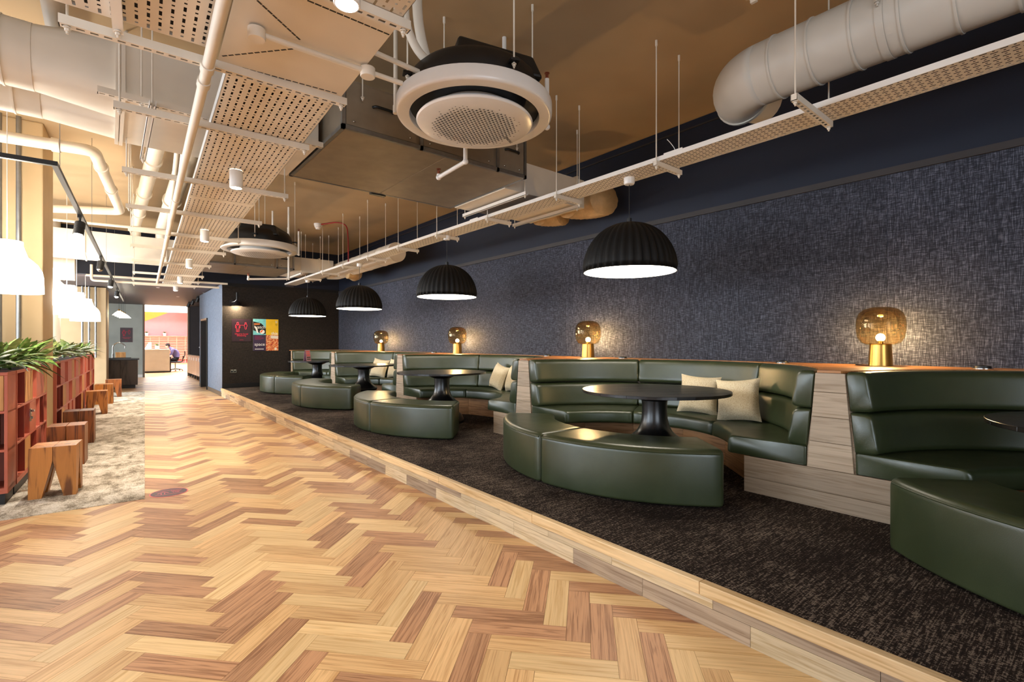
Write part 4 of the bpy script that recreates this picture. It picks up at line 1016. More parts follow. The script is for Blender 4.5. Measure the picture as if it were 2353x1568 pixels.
# ---------------------------------------------------------------- pleated white pendant lamps
PLP = [(.108, .50), (.115, .515), (.117, .42), (.118, .405), (.135, .375), (.18, .335), (.225, .285), (.255, .225), (.266, .16), (.268, .05), (.270, .0), (.262, .0)]
PLL_ = ['white pleated bell lamp, largest, at the left edge', 'white pleated bell lamp just right of the left column', 'white pleated bell lamp third from the left edge', 'white pleated bell lamp fourth from the left edge', 'white pleated bell lamp farthest away']
plm = thingL('pleated_pendant', PLL_[0], 'pendant lamp', -1.10, 6.94, 1.907, 0, 'white pleated lamps over the bookshelves')
MB().lathe(list(reversed([(r, z) for r, z in PLP])), 120, rib=lambda k, r, z: 1+.008*math.cos(2*PI*k/3), close=True).build('shade', 'shade_glow', plm, smooth=False)
MB().lathe([(.02, .50), (.108, .50), (.108, .508), (.02, .508)], 32, close=True).build('top_ring', 'white_gloss', plm)
MB().cyl((0, 0, .5), .004, ZC-1.907-.5, 6).build('cord', 'white_gloss', plm)
for i, y in enumerate((9.16, 11.63, 13.2)): dup(plm, LW(-1.10, y, 1.907), -DE, PLL_[i+1])
lst = dup(plm, LW(-1.10, 15.0, 1.907), -DE, PLL_[4])
for c in lst.children:
    if c.name.startswith('cord'): c.scale = (1, 1, 1)
for o, pw in zip([o for o in COL.objects if o.name.startswith('pleated_pendant')], (95, 80, 55, 30, 30)):
    lamp_light('POINT', o, (0, 0, .54), pw, (1, .88, .72), shadow_soft_size=.1)
# ---------------------------------------------------------------- columns with steel conduits
def column(lab, x0, x1, y0, y1, pipes):
    o = bpy.data.objects.new('wall_column', None); COL.objects.link(o); o.location = LW(x1, y0); o.rotation_euler = (0, 0, -DE); struct(o, lab)
    MB().box(x0-x1, 0, 0, y1-y0, 0, ZC if y0 < 14 else ZT).build('shaft', 'column_paint', o, bevel=.012)
    MB().box(-.06, .003, -.003, .05, 0, 1.42).build('corner_guard', 'column_paint', o)
    return o
column('square ochre painted column behind the near planter', -2.1, -.985, 8.15, 8.97, 0)
column('square ochre painted column at the far end of the bookshelves', -1.9, -.87, 17.9, 19.15, 0)
for i, (dx, y, zb, lab) in enumerate(((-.20, 8.08, .9, 'steel conduit on the near column, right of the three'), (-.36, 8.08, .9, 'steel conduit on the near column, middle one'), (-.53, 8.08, .9, 'steel conduit on the near column, leftmost'),
        (-.22, 17.82, 1.0, 'steel conduit on the far column, right of the three'), (-.36, 17.82, 1.35, 'steel conduit on the far column, short middle one'), (-.50, 17.82, 1.0, 'steel conduit on the far column, left one'))):
    xx = (-.985 if i < 3 else -.87)+dx
    t = thingL('steel_conduit', lab, 'conduit', xx, y, zb, 0, 'steel conduits on the columns')
    zt = (ZC if i < 3 else ZT)-zb
    MB().cyl((0, 0, 0), .024, zt, 14).build('tube', 'galvanised', t, smooth=True)
    for z in (.4, 1.5): MB().cyl((0, 0, z), .029, .05, 14).build('coupler', 'galvanised', t, smooth=True)
t = thingL('riser_pipe', 'fat cream vertical pipe with a flange behind the far planter', 'pipe', -1.62, 14.6, 0)
MB().cyl((0, 0, 0), .14, ZC, 24).build('tube', 'cream_paint', t, smooth=True); MB().cyl((0, 0, 1.36), .20, .06, 24).build('flange', 'cream_paint', t, smooth=True)
# ---------------------------------------------------------------- bookshelves with planters
SD = .34          # depth
ROWS = [.125, .458, .791, 1.12]
def bookshelf(lab, x, y0, y1, cells, rz_face=0):
    """face in the plane x (aisle frame) looking +x; cells: per row list of (width, kind)"""
    t = thingL('bookshelf', lab, 'bookshelf', x, y0, 0)
    L = y1-y0; th = .022
    MB().box(-SD, -.02, .02, L-.02, 0.004, .10).build('plinth', 'black_metal', t)
    for z in ROWS: MB().box(-SD, 0, 0, L, z-.0, z+th).build('shelf_board' if z < 1.1 else 'top_board', 'terracotta', t, bevel=.002, seg=1)
    for y in (0, L-th): MB().box(-SD, .001, y, y+th, .10, ROWS[-1]).build('end_panel', 'terracotta', t, bevel=.002, seg=1)
    MB().box(-SD, 0, 0, L, .10, .125).build('bottom_board', 'terracotta', t)
    for r in range(3):
        z0, z1 = ROWS[r]+th, ROWS[r+1]; y = th; k = 0; seq = cells[r]
        while y < L-.06:
            wd, kind = seq[k % len(seq)]; k += 1; ye = min(y+wd, L-th)
            if kind in 'rw':
                MB().box(-.018, 0, y+.003, ye-.003, z0+.002, z1-.002).build('door', 'terracotta' if kind == 'r' else 'ply_door', t, bevel=.002, seg=1)
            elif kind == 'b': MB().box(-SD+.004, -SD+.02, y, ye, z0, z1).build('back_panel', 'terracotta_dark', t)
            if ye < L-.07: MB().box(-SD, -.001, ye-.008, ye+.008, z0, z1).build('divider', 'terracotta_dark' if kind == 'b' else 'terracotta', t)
            y = ye
    MB().box(-SD, 0, 0, .012, ROWS[-1]+th, ROWS[-1]+.028).box(-SD, 0, L-.012, L, ROWS[-1]+th, ROWS[-1]+.028).box(-.012, 0, .012, L-.012, ROWS[-1]+th, ROWS[-1]+.028).box(-SD, -SD+.012, .012, L-.012, ROWS[-1]+th, ROWS[-1]+.028).build('planter_rim', 'terracotta', t)
    MB().box(-SD+.012, -.012, .012, L-.012, ROWS[-1]+th, ROWS[-1]+.026).build('soil', 'soil', t)
    return t
C1 = [[(.36, 'b'), (.30, 'w'), (.34, 'b'), (.30, 'r'), (.16, 'o'), (.28, 'b'), (.2, 'o')],
      [(.33, 'b'), (.28, 'o'), (.36, 'r'), (.24, 'o'), (.28, 'b'), (.28, 'b'), (.3, 'o')],
      [(.36, 'b'), (.42, 'w'), (.24, 'o'), (.48, 'r'), (.56, 'w')]]
C2 = [[(.5, 'b'), (.34, 'w'), (.36, 'r'), (.22, 'o'), (.3, 'r'), (.2, 'o'), (.3, 'r'), (.5, 'b')],
      [(.34, 'b'), (.3, 'b'), (.36, 'w'), (.34, 'r'), (.22, 'o'), (.22, 'o'), (.5, 'w'), (.6, 'r'), (.2, 'o'), (.26, 'o'), (.44, 'w'), (.36, 'r'), (.24, 'o')],
      [(.4, 'b'), (.46, 'r'), (.14, 'o'), (.22, 'o'), (.5, 'r'), (.36, 'w'), (.24, 'o'), (.4, 'r'), (.3, 'w'), (.26, 'o'), (.2, 'o'), (.46, 'r'), (.24, 'o'), (.4, 'r')]]
bookshelf('terracotta open bookshelf with planter, nearest the viewer at the left edge', -.945, 6.365, 8.10, C1)
bookshelf('long terracotta bookshelf with planter running between the two columns', -.955, 9.0, 15.2, C2)
rs = bookshelf('terracotta bookshelf return cut off by the left edge of the photo', 0, 0, 1.9, C1)
rs.location = LW(-2.85, 6.02); rs.rotation_euler = (0, 0, -DE-PI/2)      # its face looks toward the viewer
pt = thingL('lock_plate', 'small steel combination lock on the terracotta door of the near bookshelf', 'lock', -.945, 7.0, .60)
MB().box(0, .012, -.028, .028, 0, .13).build('plate', 'chrome', pt, bevel=.004); MB().cyl((.012, 0, .035), .013, .012, 14, 'x').build('dial', 'galvanised', pt); MB().box(.012, .034, -.02, .02, .095, .118).build('knob', 'chrome', pt, bevel=.003)
# books
BM = ['book_red', 'book_yellow', 'book_white', 'book_blue', 'book_black', 'book_pink', 'book_green', 'paper']
def book(x, y, z, dx, dy, dz, cover, lab, grp):
    t = thingL('book', lab, 'book', x, y, z, 0, grp)
    if dz > dx*.5 and dz > dy: # upright
        MB().box(-dx, 0, 0, dy, 0, dz).build('cover', cover, t); MB().box(-dx+.004, .0008, .003, dy-.003, .004, dz-.004).build('pages', 'paper', t) if 0 else None
        MB().box(-dx+.006, -.006, .003, dy-.003, dz-.001, dz+.0006).build('pages', 'paper', t)
    else:
        MB().box(-dx, 0, 0, dy, 0, .003).box(-dx, 0, 0, dy, dz-.003, dz).box(-.003, 0, 0, dy, .003, dz-.003).build('cover', cover, t); MB().box(-dx+.003, -.004, .003, dy-.003, .003, dz-.003).build('pages', 'paper', t)
rb = random.Random(21)
zst = ROWS[1]+.022
z = zst
for i, (c, h_, nm) in enumerate((('book_red', .045, 'thick red book at the bottom of the flat pile'), ('book_yellow', .03, 'yellow book lying second from the bottom of the flat pile'), ('book_black', .028, 'black book in the middle of the flat pile'), ('book_white', .024, 'white book lying near the top of the flat pile'), ('book_yellow', .018, 'thin yellow book second from the top of the flat pile'), ('book_pink', .022, 'pink book on top of the flat pile'))):
    book(-.98-.01*rb.random(), 6.80+.01*rb.random(), z+.0005, .2, .15, h_, c, nm+' in the near bookshelf', 'pile of books in the near bookshelf'); z += h_+.0008
y = 7.10
for i, (c, wd, nm) in enumerate((('book_white', .04, 'white book upright in the top row of the near bookshelf'), ('book_green', .035, 'green book upright in the top row of the near bookshelf'), ('book_yellow', .03, 'yellow book upright in the top row of the near bookshelf'))):
    book(-.97, y, ROWS[2]+.0225, .2, wd, .24+.02*rb.random(), c, nm, 'books in the top row of the near bookshelf'); y += wd+.002
colors = {'book_red': 'red', 'book_yellow': 'yellow', 'book_white': 'white', 'book_blue': 'blue', 'book_black': 'black', 'book_pink': 'pink', 'book_green': 'green', 'paper': 'cream'}
for (yy, rw, n0, where) in ((10.05, 2, 4, 'first open cell of the top row'), (12.95, 2, 4, 'far open cell of the top row'), (11.55, 1, 4, 'open cell of the middle row'), (14.0, 1, 3, 'last open cell of the middle row'), (9.12, 0, 4, 'dark cell of the bottom row')):
    y = yy
    for k in range(n0):
        c = BM[(k*3+int(yy)) % 8]; wd = rb.uniform(.022, .038)
        book(-1.0, y, ROWS[rw]+.0225, .19, wd, rb.uniform(.19, .27), c, '%s book upright in the %s of the long bookshelf' % (colors[c], where), 'books in the long bookshelf'); y += wd+.002
# ---------------------------------------------------------------- planter plants: each plant has its own leaves
def leaf_mesh(name, L, W, droop, mat, n=7):
    vs_ = []; fs_ = []
    for i in range(n+1):
        t = i/n; w_ = W*math.sin(PI*min(1, t*.93+.04))**.8*(1 if t < .5 else (1-(t-.5)*.5)) if t < 1 else 0
        x = L*t*(1-.12*t); z = L*(.18*t-droop*t*t)
        vs_ += [(x, -w_, z+.10*w_), (x, 0, z-.12*w_), (x, w_, z+.10*w_)]
    for i in range(n):
        for k in range(2): a = i*3+k; fs_.append((a, a+3, a+4, a+1))
    me = MB().add(vs_, fs_).mesh(name); me.materials.append(M(mat)); me.polygons.foreach_set('use_smooth', [True]*len(me.polygons)); return me
LM = [leaf_mesh('leaf', .34, .026, .42, 'leaf_green'), leaf_mesh('leaf', .28, .032, .25, 'leaf_light'), leaf_mesh('leaf', .38, .024, .60, 'leaf_deep'), leaf_mesh('leaf', .24, .030, .10, 'leaf_green')]
rl = random.Random(9)
def plant(x, y, lab, nl, grp, lean=0):
    t = thingL('planter_plant', lab, 'plant', x, y, ROWS[-1]+.048, 0, grp)
    MB().cyl((0, 0, -.004), .02, .05, 8).build('stem', 'leaf_deep', t)
    for k in range(nl):
        o = bpy.data.objects.new('leaf', LM[rl.randrange(4)]); COL.objects.link(o); o.parent = t
        a = 2.399*k+rl.uniform(-.3, .3); el = rl.uniform(-.1, 1.15)
        o.location = (.03*math.cos(a), .03*math.sin(a), rl.uniform(.0, .09)); o.rotation_euler = (rl.uniform(-.3, .3), -el, a); s = rl.uniform(.75, 1.25); o.scale = (s, s, s)
PN_ = [(-1.10, 6.18), (-1.06, 6.55), (-1.16, 6.86), (-1.08, 7.2), (-1.12, 7.55), (-1.06, 7.78)]
for i, (x, y) in enumerate(PN_): plant(x, y, 'leafy green plant in the near planter, %s' % ('nearest the viewer', 'second from the viewer', 'third from the viewer', 'fourth from the viewer', 'fifth from the viewer', 'next to the ochre column')[i], 36, 'plants in the near planter')
for i, y in enumerate((9.42, 9.85, 10.3, 10.9, 11.6, 12.4, 13.3, 14.3, 15.0)): plant(-1.12+.05*(i % 2), y, 'leafy green plant in the long planter, %s from the near column' % ('first', 'second', 'third', 'fourth', 'fifth', 'sixth', 'seventh', 'eighth', 'ninth')[i], 26, 'plants in the long planter')
# ---------------------------------------------------------------- block stools
def stool_leg(h, a, sx, sy, gap, wtop):
    """quarter block tapering to the outside corner"""
    q = []
    tw = a/2-gap
    prof_t = [(gap*0+.0015, .0015), (a/2, .0015), (a/2, a/2), (.0015, a/2)]
    b = .088
    prof_b = [(a/2-b, a/2-b), (a/2, a/2-b), (a/2, a/2), (a/2-b, a/2)]
    rings = []
    for z, f in ((0, 1), (h*.72, .0), (h-.006, 0), (h, -.02)):
        ring = []
        for p, r in zip(prof_t, prof_b):
            x = p[0]+(r[0]-p[0])*max(f, 0); y = p[1]+(r[1]-p[1])*max(f, 0)
            if f < 0: x = .004+(x-.004)*.985; y = .004+(y-.004)*.985
            ring.append((x*sx, y*sy, z))
        rings.append(ring if sx*sy > 0 else ring[::-1])
    return MB().loop(rings)
SL = ['teak block stool with split legs, nearest the viewer', 'solid sided teak block stool second from the viewer', 'dark solid sided teak block stool third from the viewer', 'teak block stool showing a wide V notch, fourth from the viewer', 'teak block stool fifth from the viewer, overlapped by the fourth', 'dark teak block stool farthest away beside the kitchen island']
SP = [(-.66, 6.22, -.06, 0), (-.715, 7.66, -.02, 1), (-.735, 9.2, 0, 1), (-.76, 12.74, .03, 0), (-.75, 14.75, 0, 0), (-.65, 16.5, .02, 0)]
for i, (x, y, rz, solid) in enumerate(SP):
    t = thingL('block_stool', SL[i], 'stool', x, y, .004, rz, 'teak block stools')
    mt = 'stool_wood_dark' if i in (1, 2, 5) else 'stool_wood'
    if not solid:
        for sx in (-1, 1):
            for sy in (-1, 1): stool_leg(.455, .325, sx, sy, .01, .1).build('leg_block', mt, t)
    else:
        for sx in (-1, 1):
            MB().add([(sx*.0015, -.1625, 0.02 if 0 else 0), (sx*.1625, -.1625, 0), (sx*.1625, .1625, 0), (sx*.0015, .1625, 0), (sx*.0015, -.1625, .455), (sx*.1625, -.1625, .455), (sx*.1625, .1625, .455), (sx*.0015, .1625, .455)],
                     [(0,3,2,1),(4,5,6,7),(0,1,5,4),(1,2,6,5),(2,3,7,6),(3,0,4,7)]).build('half_block', mt, t, bevel=.004)
# ---------------------------------------------------------------- floor stickers
def sticker(lab, x, y, full=True):
    t = thingL('floor_sticker', lab, 'sticker', x, y, .0012, -.05, 'oval floor stickers')
    MB().lathe([(.15, -.0005), (.15, .0006)], 40).build('border', 'sticker_pink', t); MB().lathe([(.141, 0), (.141, .0011)], 40).build('disc', 'sticker_plum', t)
    if full:
        m = MB()
        for a in (.075, -.06): m.box(-.105, .105, a-.003, a+.003, .0011, .0015)
        m.box(-.062, -.056, -.05, .0, .0011, .0015).box(-.036, -.03, -.05, .0, .0011, .0015)
        m.prism([(-.092, -.005), (-.086, -.014), (-.046, .036), (-.046, .048)], .0011, .0015).prism([(0, -.005), (-.046, .048), (-.046, .036), (-.006, -.014)], .0011, .0015)
        m.build('arrow', 'sticker_pink', t)
        text('Please\nkeep\nLeft', .034, t, (.055, .012, .0013), 'sticker_pink', (0, 0, 0), ext=.0003)
    return t
sticker('dark plum round floor sticker with pink arrow and lettering beside the carpet', .182, 5.612)
sticker('dark round floor sticker far off beside the corner of the platform', 1.52, 14.15, False)
# ---------------------------------------------------------------- posters, sconce and socket on the poster wall
YPp = YB-.0
def person_icon(parent, x, z, s, mat, turned):
    """outline pictogram in the xz plane"""
    r = .0065*s/.3
    m = MB()
    def path(p, c=False):
        q = [(x+a*s, -.005, z+b*s) for a, b in p]
        if c: q.append(q[0])
        m.tube(q, r, 6)
    path([(.09*math.cos(2*PI*k/16), .86+.09*math.sin(2*PI*k/16)) for k in range(16)], True)
    if not turned:
        path([(-.08, .74), (-.19, .68), (-.20, .40), (-.13, .38), (-.12, .60), (-.11, .0), (-.02, .0), (0, .38), (.02, 0), (.11, 0), (.12, .60), (.13, .38), (.20, .40), (.19, .68), (.08, .74), (0, .64)], True)
    else:
        path([(-.06, .76), (-.14, .68), (-.15, .48), (-.08, .38), (-.08, .18), (-.04, .14), (.05, .14), (.08, .18), (.08, .38), (.15, .48), (.14, .68), (.06, .76)], True)
    return m.build('pictogram', mat, parent)
def distancing_poster(lab, t, w_, h_, ground, ink):
    MB().box(-w_/2, w_/2, -.004, 0, 0, h_).build('sheet', ground, t)
    person_icon(t, -.09*w_/.46, h_*.42, .27*h_/.6, ink, False); person_icon(t, .10*w_/.46, h_*.50, .22*h_/.6, ink, True)
    MB().box(-.03*w_/.46, .055*w_/.46, -.007, -.004, h_*.72, h_*.732).build('distance_bar', ink, t)
    text('Observe Social\nDistancing', .052*w_/.46, t, (0, -.005, h_*.295), ink); text('#STAYSAFE', .018*w_/.46, t, (0, -.005, h_*.065), ink)
t = thing('distancing_poster', 'dark plum social distancing poster with red pictogram under the wall sconce', 'poster', (2.752, YB-.001, 1.447), 0); distancing_poster('', t, .458, .60, 'poster_plum', 'ink_red')
t = thingL('distancing_poster', 'small plum social distancing poster on the grey green wall above the sink', 'poster', -.592, 25.2, 1.44); distancing_poster('', t, .40, .585, 'poster_plum_light', 'ink_red')
t = thing('promo_poster', 'four colour promotional poster reading watch this space', 'poster', (3.034, YB-.001, 1.193), 0)
W_, H_ = .638, .869; hw = W_/2
MB().box(0, W_, -.004, 0, 0, H_).build('sheet', 'ink_white', t)
MB().box(0, hw, -.006, -.004, 0, H_*.5).build('indigo_field', 'poster_indigo', t); MB().box(hw, W_, -.006, -.004, H_*.5, H_).build('yellow_field', 'ink_yellow', t)
MB().box(hw, W_, -.006, -.004, 0, H_*.5).build('food_print', 'ink_food', t); MB().box(0, hw, -.006, -.004, H_*.5, H_).build('cyan_field', 'ink_cyan', t)
def flat(parent, poly, mat, y=-.0075, name='print_shape'):
    n = len(poly); return MB().add([(x, y, z) for x, z in poly]+[(x, y+.0015, z) for x, z in poly], [tuple(range(n)), tuple(range(2*n-1, n-1, -1))]+[((i+1) % n, i, n+i, n+(i+1) % n) for i in range(n)]).build(name, mat, parent)
flat(t, [(0, .56), (.25, .45), (hw-.002, .47), (hw-.002, .63), (.2, .75), (.0, .80)], 'ink_black')
flat(t, [(.02, .70), (.16, .71), (.17, .755), (.02, .75)], 'ink_kraft', -.0085); flat(t, [(.03, .69), (.10, .62), (.13, .48), (.09, .49)], 'ink_white', -.0085)
flat(t, [(.225+.062*math.cos(2*PI*k/24), .52+.058*math.sin(2*PI*k/24)) for k in range(24)], 'ink_white', -.0085); flat(t, [(.17, .51), (.19, .49), (.25, .56), (.23, .57), (.195, .555)], 'ink_orange', -.0095)
flat(t, [(0, .44), (.2, .44), (.02, .53), (0, .53)], 'ink_cyan', -.0085)
flat(t, [(hw+.12, .34), (W_-.01, .33), (W_-.01, .41), (hw+.12, .42)], 'paper', -.0075)
text('watch', .118, t, (.165, -.010, .645), 'ink_white'); text('this', .118, t, (W_-.10, -.008, .475), 'ink_white'); text('space', .118, t, (.16, -.008, .175), 'ink_white')
text('20', .07, t, (W_-.055, -.008, .80), 'ink_white', (PI/2, PI/2, 0)); text('21', .07, t, (W_-.055, -.008, .715), 'ink_black', (PI/2, PI/2, 0))
for k in range(5): MB().box(.04, (.22, .17, .26, .27, .2)[k], -.008, -.006, .395-.022*k, .401-.022*k).build('text_line', 'ink_magenta', t)
for k in range(7): MB().box(.045+.032*k, .068+.032*k, -.008, -.006, .035, .055).build('emblem', 'ink_white', t)
flat(t, [(W_-.07+.03*math.cos(2*PI*k/16), .05+.03*math.sin(2*PI*k/16)) for k in range(16)], 'paper', -.0085)
sc = thing('wall_sconce', 'black cone wall sconce lighting the black textile wall', 'wall lamp', (2.62, YB, 2.40), 0)
MB().lathe([(.0, -.03), (.05, -.03), (.055, -.01), (.055, 0)], 24, (-.10, 0, .09), axis='y').build('rose', 'black_metal', sc, smooth=True)
MB().tube(bend([(-.10, -.03, .09), (-.04, -.10, .10), (0, -.14, .17), (0, -.14, .32)], .05, 5), .009, 10).build('arm', 'chrome', sc, smooth=True)
MB().cyl((0, -.14, .13), .022, .21, 16).build('stem', 'black_metal', sc, smooth=True)
MB().lathe([(.128, -.02), (.125, -.02), (.03, .115), (.001, .118), (.001, .125), (.034, .122), (.13, -.018)], 32, (0, -.14, 0), close=True).build('cone_shade', 'black_metal', sc, smooth=True)
MB().ball((0, -.14, .02), .03).build('bulb', 'bulb_warm', sc)
lamp_light('POINT', sc, (0, -.14, -.01), 65, (1, .78, .5), shadow_soft_size=.03)
t = thing('wall_socket', 'steel double socket low on the black textile wall', 'socket', (2.56, YB, .61), 0)
MB().box(-.075, .075, -.01, 0, 0, .09).build('plate', 'chrome', t, bevel=.003)
for x in (-.036, .036): MB().box(x-.022, x+.022, -.012, -.01, .02, .06).build('outlet', 'black_plastic', t); MB().box(x-.008, x+.008, -.014, -.01, .067, .08).build('switch', 'white_gloss', t)
# ---------------------------------------------------------------- kitchen island with tap
t = thingL('kitchen_island', 'dark oak kitchen island with black worktop at the end of the carpet', 'kitchen island', -1.9, 19.28, 0)
MB().box(.0, 1.72, .03, .95, .10, .88).build('carcass', 'island_wood', t)
for k in range(4): MB().box(.02+.43*k, .43+.43*k-.006, .0, .03, .11, .875).build('panel', 'island_wood', t, bevel=.003)
MB().box(.05, 1.66, .06, .9, 0, .10).build('plinth', 'black_metal', t); MB().box(-.02, 1.76, -.02, .98, .88, .92).build('worktop', 'black_top', t, bevel=.004)
t = thingL('mixer_tap', 'tall curved steel tap on the dark kitchen island', 'tap', -.80, 19.75, .92)
MB().cyl((0, 0, 0), .028, .16, 16).build('body', 'chrome', t, smooth=True); MB().tube(bend([(0, 0, .15), (0, 0, .42), (.15, 0, .52), (.30, 0, .42), (.30, 0, .32)], .16, 8), .016, 12).build('spout', 'chrome', t, smooth=True); MB().tube([(0, -.02, .10), (.0, -.07, .13)], .008, 8).build('lever', 'chrome', t)
t = thingL('chopping_board', 'wooden board leaning behind the steel tap', 'board', -.62, 20.15, .92); MB().box(-.13, .13, -.015, .015, 0, .19).build('slab', 'ply_door', t, bevel=.006)
for k, (dx, dz) in enumerate(((-.3, .9203), (.02, .9203))):
    t = thingL('tray', 'flat black tray on the kitchen island, %s' % ('in front of the tap' if k == 0 else 'right of the board'), 'tray', -.58+dx*.5, 19.5+.35*k, .92, 0); MB().box(-.22, .22, -.1, .1, 0, .012).build('base', 'black_top', t); MB().box(-.22, .22, -.1, -.09, .012, .025).box(-.22, .22, .09, .1, .012, .025).build('rim', 'black_top', t)
for i in range(4):
    t = thingL('small_pendant', 'small white cone pendant above the kitchen island, %s' % ('nearest', 'second', 'third', 'farthest')[i], 'pendant lamp', -.62+.03*i, 18.9+.65*i, 2.24, 0, 'cone pendants above the island')
    MB().lathe([(.16, 0), (.158, .004), (.10, .07), (.03, .13), (.0, .135)], 28).build('shade', 'small_pendant_glow', t, smooth=True); MB().cyl((0, 0, .13), .022, .05, 12).build('holder', 'brass', t); MB().cyl((0, 0, .17), .004, .57, 6).build('cord', 'black_plastic', t)
# ---------------------------------------------------------------- corridor cabinets, dispenser, spots
t = thing('low_cabinet', 'row of metal faced low cabinets on black feet in the corridor', 'cabinet', (2.57, 19.0, 0), 0)
MB().box(.02, .53, 0, 5.8, .16, .90).build('carcass', 'dark_wall', t); MB().box(0, .54, -.01, 5.81, .90, .93).build('worktop', 'black_top', t)
for k in range(8):
    d = MB().box(0, .02, .725*k+.005, .725*k+.715, .165, .895).build('door', 'cabinet_metal', t, bevel=.003); MB().box(-.012, .0, .725*k+.06, .725*k+.16, .72, .84).build('handle_plate', 'white_gloss', d)
    MB().cyl((.06, .725*k+.3, 0), .02, .16, 10).build('foot', 'black_metal', t)
t = thing('tall_appliance', 'pale fridge front standing on the corridor cabinets by the blue wall', 'appliance', (2.62, 19.25, .93), 0); MB().box(0, .44, 0, .6, 0, .82).build('body', 'cabinet_metal', t, bevel=.01); MB().box(-.012, 0, .02, .58, .02, .80).build('door', 'white_gloss', t)
t = thing('counter_tap', 'white curved tap on the corridor cabinets', 'tap', (2.78, 21.6, .93), 0); MB().tube(bend([(0, 0, 0), (0, 0, .32), (-.09, 0, .40), (-.17, 0, .30)], .1, 6), .018, 10).build('spout', 'white_gloss', t, smooth=True); MB().cyl((0, 0, 0), .026, .1, 12).build('body', 'white_gloss', t)
for i in range(3):
    t = thing('ceiling_spot', 'black ceiling spot over the corridor cabinets, %s from the blue wall' % ('first', 'second', 'third')[i], 'spotlight', (2.36+.03*i, 19.6+1.5*i, ZT+.02), 0, 'black spots over the cabinets')
    MB().box(-.05, .05, -.09, .09, -.025, 0).build('mount', 'black_metal', t); MB().cyl((0, 0, -.09), .012, .07, 8).build('stem', 'black_metal', t); MB().cyl((0, 0, -.20), .05, .15, 16).build('head', 'black_metal', t, smooth=True, loc=(0, 0, 0), rot=(.25, .3, 0))
    lamp_light('SPOT', t, (.03, 0, -.23), 30, (1, .9, .75), spot_size=1.6, spot_blend=.6, shadow_soft_size=.04, rot=(0, -.5, 0))
for i, (x, y) in enumerate(((.3, 17.2), (.9, 20.2), (1.5, 18.2))):
    t = thingL('recessed_light', 'tiny recessed light in the low corridor ceiling, %s' % ('left', 'middle', 'right')[i], 'downlight', x, y, ZT+.014, 0, 'recessed lights'); MB().lathe([(.03, 0), (.045, 0), (.045, .006), (.03, .006)], 20, close=True).build('rim', 'white_gloss', t); MB().cyl((0, 0, .003), .03, .003, 16).build('lens', 'chrome', t)
# ---------------------------------------------------------------- reception room beyond
YR = 42.0
LB('wall_reception', -5, 8, YR, YR+.2, 0, 4.4, 'pink_wall', 'pink reception wall')
LB('wall_reception_left', -5.2, -5, 25.35, YR, 0, 4.4, 'white_wall'); LB('wall_reception_right', 8, 8.2, 25.35, YR, 0, 4.4, 'white_wall')
LB('wall_reception_side', 2.2, 8, 25.2, 25.35, 0, 4.4, 'white_wall'); LB('wall_reception_head', -5.2, 8.2, 25.2, 25.35, ZT+.12, 4.6, 'white_wall')
LB('ceiling_reception', -5.2, 8.2, 25.2, YR+.2, 4.4, 4.6, 'white_wall')
LB('beam_reception', -5, 8, YR-2.2, YR-1.8, 3.45, 4.4, 'white_wall', 'white downstand beam')
LB('floor_reception', -5, 8, 29.4, YR, -.011, 0, 'floor_honey', 'pale wood floor of the reception')
o = MB().add([(-4.9, YR-.012, 3.55), (1.35, YR-.012, 3.55), (-.1, YR-.012, 2.85), (-4.9, YR-.012, 1.2), (-4.9, YR, 3.55), (1.35, YR, 3.55), (-.1, YR, 2.85), (-4.9, YR, 1.2)], [(0,1,2,3),(7,6,5,4),(0,4,5,1),(1,5,6,2),(2,6,7,3),(3,7,4,0)]).build('trim_orange_panel', 'orange_wall'); o.rotation_euler = (0, 0, -DE); struct(o, 'orange painted triangle on the pink wall')
sp = thingL('slat_screen', 'low screen of horizontal pink slats along the pink wall', 'screen', -1.2, YR-.35, 0)
MB().box(0, 5.0, .15, .17, .25, 1.86).build('back_board', 'slat_back', sp)
for k in range(14): MB().box(0, 5.0, .08, .15, .28+.115*k, .28+.115*k+.06).build('slat', 'pink_slat', sp)
for k in range(11): MB().box(.5*k-.02, .5*k+.02, .05, .15, 0, 1.86).build('upright', 'pink_slat', sp)
MB().box(0, 5.0, 0, .35, 1.86, 1.90).build('top_shelf', 'pink_slat', sp)
for i, (x, nm) in enumerate(((-1.15+1.2, 'left'), (1.05, 'right'))):
    t = thingL('potted_plant', 'small potted plant on the pink slat screen, %s one' % nm, 'plant', x+.05, YR-.2, 1.90, 0, 'pots on the slat screen'); MB().lathe([(.08, 0), (.11, .2), (.10, .2), (.09, .16), (0, .16)], 20).build('pot', 'white_gloss', t, smooth=True)
    for k in range(9):
        o = bpy.data.objects.new('leaf', LM[k % 4]); COL.objects.link(o); o.parent = t; o.location = (0, 0, .18); o.rotation_euler = (0, -.7-.05*k, 2.4*k); o.scale = (.6, 1.6, .6)
dk = thingL('reception_desk', 'cream panelled reception desk with white top and black plinth', 'desk', -.08, 29.0, 0)
MB().box(0, 1.05, 0, 1.6, .06, 1.08).build('body', 'desk_cream', dk); MB().box(.05, 1.0, -.012, 0, .11, 1.03).build('front_panel', 'desk_cream', dk, bevel=.004); MB().box(.03, 1.06, .03, 1.55, 0, .06).build('plinth', 'black_metal', dk); MB().box(-.02, 1.02, -.03, 1.0, 1.08, 1.11).build('top', 'white_gloss', dk); MB().box(1.05, 1.10, .02, 1.5, 0, .74).build('end_panel', 'black_metal', dk); MB().box(1.0, 1.16, .7, 1.6, .72, .75).build('worktop', 'white_gloss', dk)
t = thingL('desk_plant', 'bright green plant in a white cube pot on the reception desk', 'plant', .48, 29.4, 1.11); MB().box(-.09, .09, -.09, .09, 0, .17).build('pot', 'white_gloss', t, bevel=.01)
